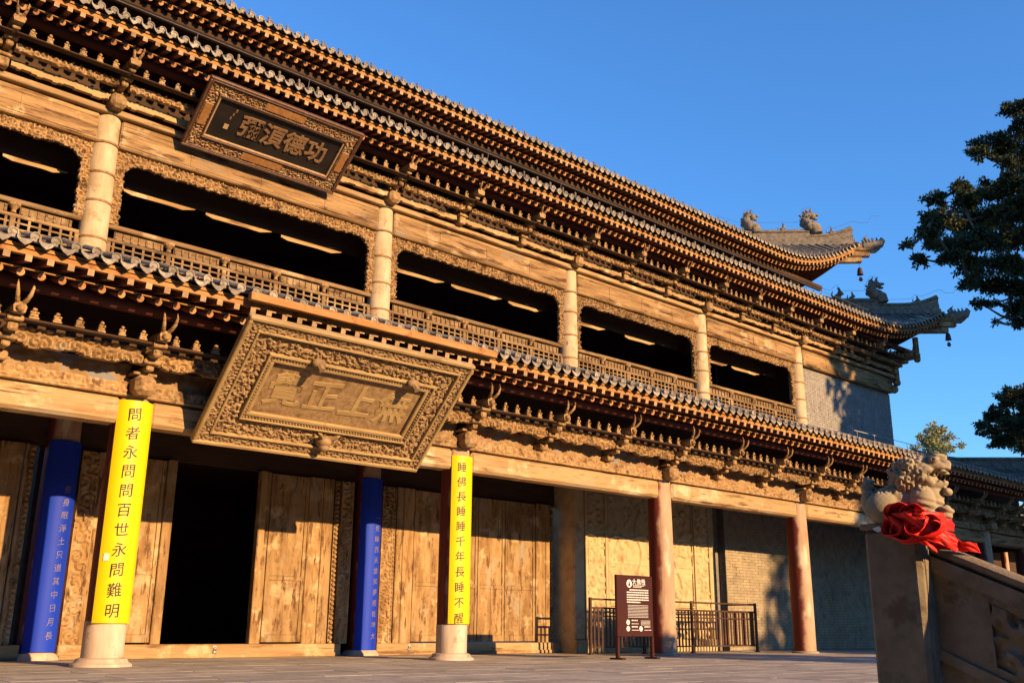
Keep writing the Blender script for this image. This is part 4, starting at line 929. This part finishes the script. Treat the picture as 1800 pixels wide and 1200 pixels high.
m = MB(); m.box(-.52, -.20, y1-.26, y1-.0, -1.05, zr(y1)+.16, .02); m.build('lower_newel', M['stone'], bl)
# lion: blobs joined by a voxel remesh, then curls on the mane
m = MB(); lx, ly, lz = (NX0+NX1)/2-.01, NY1, NZ+.03
def E(f, s, z, a, b, c, tilt=0):
    Mt = np.array(Matrix.Rotation(R(tilt), 3, 'X')); m.ico((lx+s, ly-f, lz+z), (b, a, c), 3, Mt)
HR = Matrix.Rotation(R(-9), 3, 'Z')
def Hd(f, s, z, a, b, c, tilt=0):                                               # head piece, turned towards the court's left
    q = HR@Vector((s, -(f-.22), 0)); Mt = np.array(HR@Matrix.Rotation(R(tilt), 3, 'X'))
    m.ico((lx+q.x-.01, ly-.22+q.y, lz+z), (b, a, c), 3, Mt)
E(.14, 0, .10, .135, .105, .10); E(.07, -.085, .075, .085, .058, .082); E(.06, .07, .07, .075, .05, .075); E(.24, 0, .115, .10, .10, .11)
E(.16, 0, .15, .12, .085, .07, -12); E(.30, 0, .13, .055, .09, .085)
for s in (-1, 1):
    E(.255, .082*s, .105, .060, .046, .075); E(.28, .078*s, .05, .042, .040, .065); E(.325, .078*s, .020, .050, .040, .030); E(.10, .092*s, .022, .08, .034, .028)
E(.355, -.082, .045, .036, .036, .036)
Hd(.25, 0, .245, .105, .105, .088); Hd(.20, 0, .225, .085, .112, .09); Hd(.325, 0, .270, .078, .078, .038, 8); Hd(.31, 0, .172, .078, .060, .026, -18); Hd(.375, 0, .147, .022, .045, .020)
Hd(.375, 0, .283, .030, .042, .026); Hd(.34, 0, .318, .05, .068, .022)
for s in (-1, 1):
    Hd(.335, .058*s, .300, .024, .022, .022); Hd(.22, .100*s, .285, .03, .018, .035); Hd(.29, .072*s, .235, .045, .03, .045); Hd(.30, .06*s, .195, .03, .022, .02)
for k in range(4):
    for s in (-1, 1): Hd(.30+.022*k, .052*s-.004*k*s, .236, .007, .006, .016); Hd(.305+.022*k, .046*s-.004*k*s, .198, .007, .006, .014)
E(.0, 0, .12, .04, .05, .075); E(-.0, 0, .19, .03, .035, .05)
for k in range(60):
    a = RS.rand()*PI*1.25-.3; b = (RS.rand()-.5)*2.4
    f, s, z = .205-.085*math.sin(a)*math.cos(b), .110*math.sin(b)*1.02, .235+.088*math.cos(a)*math.cos(b)
    if f < .27: Hd(f, s, z, .018, .018, .018)
me, c = m.mesh('lion', M['lionstone'], 0)
tmp = bpy.data.objects.new('lion', me); C.objects.link(tmp)
tmp.data.transform(Matrix.Translation(-Vector(c))@Matrix.Translation(Vector((lx, ly-.16, 0)))@Matrix.Rotation(R(24), 4, 'Z')@Matrix.Translation(Vector((-lx, -(ly-.16), 0)))@Matrix.Translation(c))
rm = tmp.modifiers.new('r', 'REMESH'); rm.mode = 'VOXEL'; rm.voxel_size = .0042
sm = tmp.modifiers.new('s', 'SMOOTH'); sm.iterations = 3; sm.factor = .5
dg = bpy.context.evaluated_depsgraph_get(); me2 = bpy.data.meshes.new_from_object(tmp.evaluated_get(dg)); bpy.data.objects.remove(tmp)
vv = np.array([v.co[:] for v in me2.vertices]); ns = np.array([v.normal[:] for v in me2.vertices]); wv = vv+np.array(c)
_a = R(-15); _x = wv[:, 0]-lx; _y = wv[:, 1]-(ly-.19); z_ = wv[:, 2]-lz; s_ = math.cos(_a)*_x-math.sin(_a)*_y; f_ = .19-(math.sin(_a)*_x+math.cos(_a)*_y)
mane = np.clip((.30-f_)*30, 0, 1)*np.clip((z_-.13)*30, 0, 1)
d_ = mane*.010*(scroll(f_+s_*.3, z_*1.0, .046, 7, 3)-.5)
mouth = np.exp(-(((z_-.222-(f_-.3)*.12)/.016)**2))*np.clip((f_-.285)*40, 0, 1); d_ -= mouth*.03
haunch = np.clip((.13-z_)*20, 0, 1)*np.clip((f_-.14)*12, 0, 1); d_ += haunch*.004*np.sin(z_*190+f_*60)
eye = sum(np.exp(-(((f_-.338)/.020)**2+((z_-.300)/.014)**2)) for _ in (0,)); d_ += eye*.010-np.exp(-(((f_-.338)/.007)**2+((z_-.300)/.006)**2))*.010-np.exp(-(((z_-.322+.3*(f_-.338))/.006)**2+((f_-.335)/.035)**2))*.009
spine = np.exp(-(s_/.02)**2)*np.clip((.16-f_)*20, 0, 1)*np.clip((z_-.1)*20, 0, 1); d_ += spine*.01*(np.sin(z_*120)*.5+.5)
vv = vv+ns*d_[:, None]; me2.vertices.foreach_set('co', vv.ravel()); me2.update()
me2.polygons.foreach_set('use_smooth', [True]*len(me2.polygons)); me2.materials.clear(); me2.materials.append(M['lionstone'])
lo = bpy.data.objects.new('lion', me2); C.objects.link(lo); lo.parent = bl; lo.location = c-WL[bl]
# red silk tied round the lion's feet
cl_ = empty('red_cloth', (lx, NY0, NZ), 'bright red silk cloth knotted round the feet of the stone lion', 'cloth')
def ribbon(P, w, nrm, folds, seed, name, thick=.004):
    """cloth strip along P, its cross direction nrm per point, pleated"""
    rs = np.random.RandomState(seed); n, k = 56, 31; P = np.array(P); t = np.linspace(0, 1, len(P)); T = np.linspace(0, 1, n)
    Q = np.stack([np.interp(T, t, P[:, i]) for i in range(3)], 1)
    for _ in range(3): Q[1:-1] = (Q[:-2]+2*Q[1:-1]+Q[2:])/4
    Wn = np.stack([np.interp(T, t, np.array(nrm)[:, i]) for i in range(3)], 1); Wn /= np.linalg.norm(Wn, axis=1)[:, None]
    ww = np.interp(T, np.linspace(0, 1, len(w)), w); D = np.gradient(Q, axis=0); D /= np.linalg.norm(D, axis=1)[:, None]; X = np.cross(D, Wn)
    ph = rs.rand(4)*6.28; vs = []
    for i in range(n):
        for j in range(k):
            s = j/(k-1)-.5; amp = ww[i]*.16
            off = amp*(1.2*abs(math.sin(s*folds*5.2+ph[0]+T[i]*3+.6*math.sin(T[i]*6+ph[3])))+.6*abs(math.sin(s*folds*10+ph[1]+T[i]*5)))*.7+.006*abs(math.sin(T[i]*13+ph[2]+s*5))
            vs.append(Q[i]+Wn[i]*s*ww[i]+X[i]*off)
    m = MB(); vs = np.array(vs); N_ = n*k
    f = [(i*k+j, i*k+j+1, (i+1)*k+j+1, (i+1)*k+j) for i in range(n-1) for j in range(k-1)]
    m.add(vs, f); o = m.build(name, M['red'], cl_, 180); sd = o.modifiers.new('thickness', 'SOLIDIFY'); sd.thickness = thick; return o
Zt = NZ+.035; X0 = NX0
YF = NY0
# band round the feet, then full soft folds over the post's front corner, a short tail on the rail
ribbon([(X0-.01, -11.64, Zt+.012), (X0-.045, -11.69, Zt+.005), (X0-.05, -11.76, Zt-.005), (X0-.03, YF-.05, Zt-.015), (X0+.06, YF-.085, Zt-.012), (X0+.18, YF-.08, Zt-.01), (X0+.28, YF-.03, Zt-.01)], [.045, .065, .085, .095, .09, .08, .06], [(-.3, 0, 1)]*7, .8, 1, 'wrap')
ribbon([(X0-.02, -11.66, Zt+.0), (X0-.055, -11.69, Zt-.01), (X0-.07, -11.74, Zt-.045), (X0-.055, -11.79, Zt-.085), (X0-.02, -11.83, Zt-.12)], [.06, .11, .15, .16, .12], [(-.2, .5, 1), (-.2, .5, 1), (-.1, .6, .8), (0, .6, .6), (0, .5, .8)], .9, 2, 'drape')
ribbon([(X0-.02, -11.72, Zt-.01), (X0-.06, -11.79, Zt-.02), (X0-.05, -11.85, Zt-.05), (X0-.0, -11.89, Zt-.085), (X0+.05, -11.90, Zt-.12)], [.07, .13, .15, .13, .09], [(-.3, .3, 1)]*5, .8, 4, 'front_fold')
ribbon([(X0+.0, -11.80, Zt-.05), (X0-.0, -11.85, Zt-.09), (xr-.03, -11.91, zr(-11.91)+.075), (xr-.03, -11.95, zr(-11.95)+.075), (xr-.0, -11.99, zr(-11.99)+.085)], [.10, .12, .085, .045, .05], [(-.3, .2, 1)]*5, .7, 3, 'tail')
for k, (py, pz, rr, sp_) in enumerate(((-11.735, .015, .055, 0), (-11.80, .0, .06, 1), (-11.70, -.035, .05, 2), (-11.77, -.05, .065, 3), (-11.84, -.045, .055, 4))):  # loops of the bow
    P = [(X0-.05-.02*math.sin(a+k), py-rr*math.cos(a)*(1.1-.25*math.sin(2*a+k)), Zt+pz+rr*.75*math.sin(a)) for a in np.linspace(.6*k, .6*k+5.6, 9)]
    ribbon(P, [.035, .06, .075, .08, .075, .08, .07, .055, .03], [(-1, .25*math.sin(k), .3)]*9, .55, 20+k, 'bow_loop')
mm = MB()
for k in range(9):
    a = RS.rand(); mm.ico((X0-.03+.02*RS.rand(), -11.69-.14*a, Zt+.01-.09*a+.03*RS.rand()), (.026, .045, .032), 3, np.array(Matrix.Rotation(RS.rand()*3, 3, 'X')))
v = np.vstack(mm.v); v += .010*np.sin(v[:, [1]]*160+v[:, [2]]*120)*np.array([1, .3, .6]); mm.v = [v]; mm.build('knot', M['red'], cl_, 180)
mw = MB(); mw.prism([(0, 0), (.03, .008), (.045, -.012), (.02, -.022), (-.006, -.006)], (X0-.018, -11.565, Zt-.03), (0, -1, 0), (0, 0, 1), (-1, 0, 0), .012); mw.build('white_knot', M['paper'], cl_)

# ================================================================ trees and the building beyond
def leaf_cloud(m, centers, n, size, flat=.8, seed=0):
    """leaf-sized faces: short sprays of pointed leaflets through each clump"""
    rs = np.random.RandomState(seed); cs = np.array([c[:3] for c in centers]); rr = np.array([c[3] for c in centers])
    w = rr**2; pick = rs.choice(len(cs), n, p=w/w.sum())
    d = rs.normal(size=(n, 3)); d /= np.linalg.norm(d, axis=1)[:, None]; rad = rs.rand(n)**.45
    P = cs[pick]+d*(rr[pick]*rad)[:, None]*np.array([1, 1, flat])
    A = rs.normal(size=(n, 3)); A[:, 2] -= .5; A += d*1.2; A /= np.linalg.norm(A, axis=1)[:, None]
    B = np.cross(A, rs.normal(size=(n, 3))); B /= np.linalg.norm(B, axis=1)[:, None]
    sz = size*(.6+.8*rs.rand(n))[:, None]
    V = np.stack([P, P+A*sz*.5+B*sz*.22, P+A*sz, P+A*sz*.5-B*sz*.22], 1).reshape(-1, 3)
    k = m.n; m.v.append(V); m.n += 4*n; m.f.extend([(k+4*i, k+4*i+1, k+4*i+2, k+4*i+3) for i in range(n)]); m.fm.extend([0]*n)
def sprays(clumps, seed, k=7):
    rs = np.random.RandomState(seed); out = [(c[0], c[1], c[2], c[3]*.80) for c in clumps]
    for c in clumps:
        for _ in range(k):
            d = rs.normal(size=3); d[2] = abs(d[2])*.5-.25; d /= np.linalg.norm(d); L = c[3]*(.9+.55*rs.rand())
            for q in range(4): t_ = .55+.45*q/3; out.append((c[0]+d[0]*L*t_, c[1]+d[1]*L*t_, c[2]+d[2]*L*t_-.10*t_**3, c[3]*(.30-.055*q)))
    return out
def tree(name, base, top, clumps, n, size, label, trunk_r=.3, mt='leaf', seed=0, flat=.75, group=None, spray=False):
    o = empty(name, base, label, 'tree', group); rs = np.random.RandomState(seed)
    m = MB(); b = Vector(base); t = Vector(top); k = 7
    ax = [b+(t-b)*(i/(k-1))+Vector((rs.rand()-.5, rs.rand()-.5, 0))*.35*(0 < i < k-1) for i in range(k)]
    m.tube(ax, [trunk_r*(1-.85*i/(k-1)) for i in range(k)], 10)
    cs = [Vector(c[:3]) for c in clumps]; order = sorted(range(len(cs)), key=lambda i: (cs[i]-t).length)
    for n_, i in enumerate(order):                                               # each limb grows from the nearest clump already reached
        near = ax[2:]+[cs[j] for j in order[:n_]]; s = min(near, key=lambda q: (q-cs[i]).length)
        if (s-cs[i]).length < 4.5: m.tube([s, (s+cs[i])/2+Vector((0, 0, -.15)), cs[i]], [trunk_r*.18, trunk_r*.12, .02], 5, cap=False)
    m.build('trunk', M['bark'], o)
    m = MB(); leaf_cloud(m, sprays(clumps, seed) if spray else clumps, n, size, flat, seed); m.build('crown', M[mt], o, None); return o
T1 = [(42.0, 1.8, 25.2, 0.71), (39.0, 0.6, 22.8, 0.55), (38.9, 2.1, 22.4, 0.68), (39.8, 1.8, 22.2, 0.61), (36.5, 1.8, 20.9, 0.47), (40.5, 1.5, 22.5, 0.7), (37.6, 1.1, 20.6, 0.47), (33.0, 2.4, 17.9, 0.43), (33.1, 1.4, 18.0, 0.48), (33.0, 1.3, 17.3, 0.57), (37.5, 2.4, 19.4, 0.63), (38.9, 2.1, 20.0, 0.67), (37.5, 0.9, 19.4, 0.78), (41.4, 2.0, 20.1, 0.9), (29.4, 1.1, 15.4, 0.43), (35.2, 2.9, 17.7, 0.75), (37.8, 3.1, 18.4, 0.9), (37.3, 2.0, 18.2, 0.88), (42.5, 3.0, 19.9, 0.98), (27.8, 0.7, 14.3, 0.35), (32.0, 2.0, 15.5, 0.57), (26.4, 0.7, 13.5, 0.19), (29.6, 1.8, 14.1, 0.31), (30.9, 0.8, 14.7, 0.71), (33.2, 0.9, 15.6, 0.79), (39.3, 2.3, 17.7, 0.91), (38.3, 1.2, 17.2, 0.83), (30.1, 0.8, 14.0, 0.45), (32.9, 1.2, 14.5, 0.57), (35.8, 1.5, 15.4, 0.71), (39.0, 1.9, 16.2, 0.79), (32.1, 1.1, 13.6, 0.36), (37.2, 2.4, 15.2, 0.61), (37.9, 1.9, 15.1, 0.72), (39.9, 2.0, 15.4, 0.59), (34.4, 1.7, 13.4, 0.32), (39.2, 2.9, 14.8, 0.23), (39.2, 2.2, 14.4, 0.54), (36.5, 1.0, 12.9, 0.44), (38.0, 2.6, 13.6, 0.16), (48.0, 3.4, 25.0, 1.04), (43.9, 2.0, 22.0, 1.07), (47.3, 3.2, 21.8, 1.26), (41.7, 1.5, 18.1, 1.12), (42.9, 2.2, 17.1, 1.02), (40.9, 1.8, 15.0, 0.86), (44.3, 1.8, 24.9, 0.85)]
tree('old_tree', (53, 2.4, -1.05), (51, 2, 24), T1, 90000, .16, 'tall dark leaved tree right of the temple roof corners', .42, 'leaf', 1, spray=True)
T2 = [(46.3, 6.8, 10.4, 0.55), (46.2, 6.1, 11.1, 0.68), (51.2, 7.4, 12.9, 0.82), (49.7, 6.1, 12.8, 0.87), (44.7, 4.7, 10.1, 0.86), (45.0, 5.6, 9.6, 0.6), (51.3, 7.1, 10.4, 0.89), (42.8, 5.7, 10.1, 0.29), (46.9, 4.6, 10.7, 1.37), (50.5, 5.2, 12.8, 1.46)]
tree('old_tree', (57, 6.5, -1.05), (55, 6, 12), T2, 30000, .17, 'smaller dark tree low at the right edge above the side roof', .32, 'leaf', 2, spray=True)
T3 = [(74.4, 22.7, 16.4, 0.82), (78.6, 25.5, 16.7, 0.76), (81.8, 25.4, 17.2, 0.9), (78.8, 24.9, 16.1, 0.87), (80.2, 24.3, 16.0, 0.77), (75.6, 24.8, 15.5, 0.42), (80.2, 23.0, 16.0, 0.33), (76.0, 23.4, 17.3, 0.32), (78.0, 24.1, 15.5, 0.97)]
tree('pale_tree', (79, 24.5, -1.05), (78.8, 24.5, 17), T3, 2600, .3, 'thin pale sunlit tree far behind between temple roof and dark tree', .16, 'leafpale', 3, spray=True)
def crown(cx, cy, z0, z1, r0, r1, n, cr, seed):
    rs = np.random.RandomState(seed); out = []
    for k in range(n):
        t = rs.rand(); a = rs.rand()*6.28; r = (r0+(r1-r0)*t)*rs.rand()**.5*(.8+.3*rs.rand())
        out.append((cx+r*math.cos(a), cy+r*math.sin(a), z0+(z1-z0)*t, cr*(.7+.6*rs.rand())))
    return out
# trees standing in the court to the right of the camera; they shade the far end of the hall
tree('court_tree', (35, -16, -1.05), (35, -16, 20), crown(37.0, -16, 6.5, 19.5, 10.6, 5.9, 230, 1.7, 4), 90000, .6, 'broad court tree in front of the far end of the temple', .5, 'leaf', 4)
tree('court_tree', (45, -15, -1.05), (45, -15, 25), crown(46, -15, 13, 28, 9, 7.0, 60, 1.5, 5), 13000, .6, 'tallest court tree beside the broad one', .55, 'leaf', 5)
tree('young_tree', (15.5, -15, -1.05), (15.3, -15, 5.2), crown(15.2, -15, 2.3, 5.5, 2.6, 1.6, 26, .55, 6), 5200, .28, 'young low tree in the court right of the stairs', .10, 'leaf', 6)
# side building behind the far end
sb = empty('side_building', (52, 14, -1.05), 'dark low side building with a grey tiled roof at the right edge', 'building')
m = MB(); m.box(36, 78, 10.5, 18, -1.05, 5.2); m.build('wall', M['dark'], sb)
m = MB(); m.add([(34, 8.6, 5.0), (80, 8.6, 5.0), (80, 14, 8.6), (34, 14, 8.6), (34, 19.4, 5.0), (80, 19.4, 5.0)], [(0, 1, 2, 3), (3, 2, 5, 4), (0, 3, 4)]); rf_ = m.build('roof', M['tileroof'], sb, None)
m = MB()
for k in range(150): x = 34.1+k*.305; m.tube([(x, 8.55, 5.02), (x, 14, 8.66)], .08, 6)
tag(m.build('barrel_tiles', M['tileroof'], rf_, 60), kind='stuff')
m = MB(); m.box(34, 80, 13.8, 14.2, 8.5, 9.0); m.ico((46, 14, 9.1), (.2, .2, .25), 2); m.build('ridge', M['ridge'], rf_)
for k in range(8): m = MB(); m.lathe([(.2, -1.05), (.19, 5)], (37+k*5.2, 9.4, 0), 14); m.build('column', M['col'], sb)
# unseen hall and trees around the court, added to block sky light
ch = empty('gate_hall', (5, -56, -1.05), 'gate hall across the court facing the temple', 'building')
m = MB(); m.box(-26, 38, -62, -52, -1.05, 6.5); m.build('wall', M['lowbrick'], ch)
m = MB(); m.add([(-29, -49.5, 6.0), (41, -49.5, 6.0), (38, -56.5, 11.0), (-26, -56.5, 11.0), (-29, -64, 6.0), (41, -64, 6.0)], [(0, 1, 2, 3), (3, 2, 5, 4), (0, 3, 4), (1, 5, 2)]); m.build('roof', M['tileroof'], ch, None)
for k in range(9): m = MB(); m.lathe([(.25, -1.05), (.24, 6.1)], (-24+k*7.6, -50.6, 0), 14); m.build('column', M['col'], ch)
for k, (x, y, h, r) in enumerate(((-17, -10, 17, 6), (-19, -22, 20, 7), (-16, -34, 18, 6.5), (-21, -1, 18, 6), (30, -34, 15, 6), (43, -28, 21, 7))):
    tree('court_tree', (x, y, -1.05), (x, y, h), crown(x, y, 3.5, h, r, r*.55, 70, 1.9, 20+k), 26000, .75, ['court tree nearest the left end of the terrace', 'tallest court tree on the left', 'court tree on the left near the gate hall', 'court tree beside the left end of the temple', 'court tree on the right near the gate hall', 'court tree behind the broad one'][k], .4, 'leaf', 30+k)
for k, (x, y, h) in enumerate(((-12.5, -7, 13), (-12, -14.5, 15), (-13.5, -21, 14))):  # more unseen trees on the left, added to cut sky fill on left-facing sides
    tree('court_tree', (x, y, 0 if y > TY0 else -1.05), (x, y, h), crown(x, y, 1.2, h, 4.2, 3.2, 70, 1.5, 50+k), 26000, .7, ['low crowned court tree on the left end of the terrace', 'low crowned court tree left of the camera', 'low crowned court tree behind the camera on the left'][k], .3, 'leaf', 60+k)
bpy.data.objects.remove(_to)
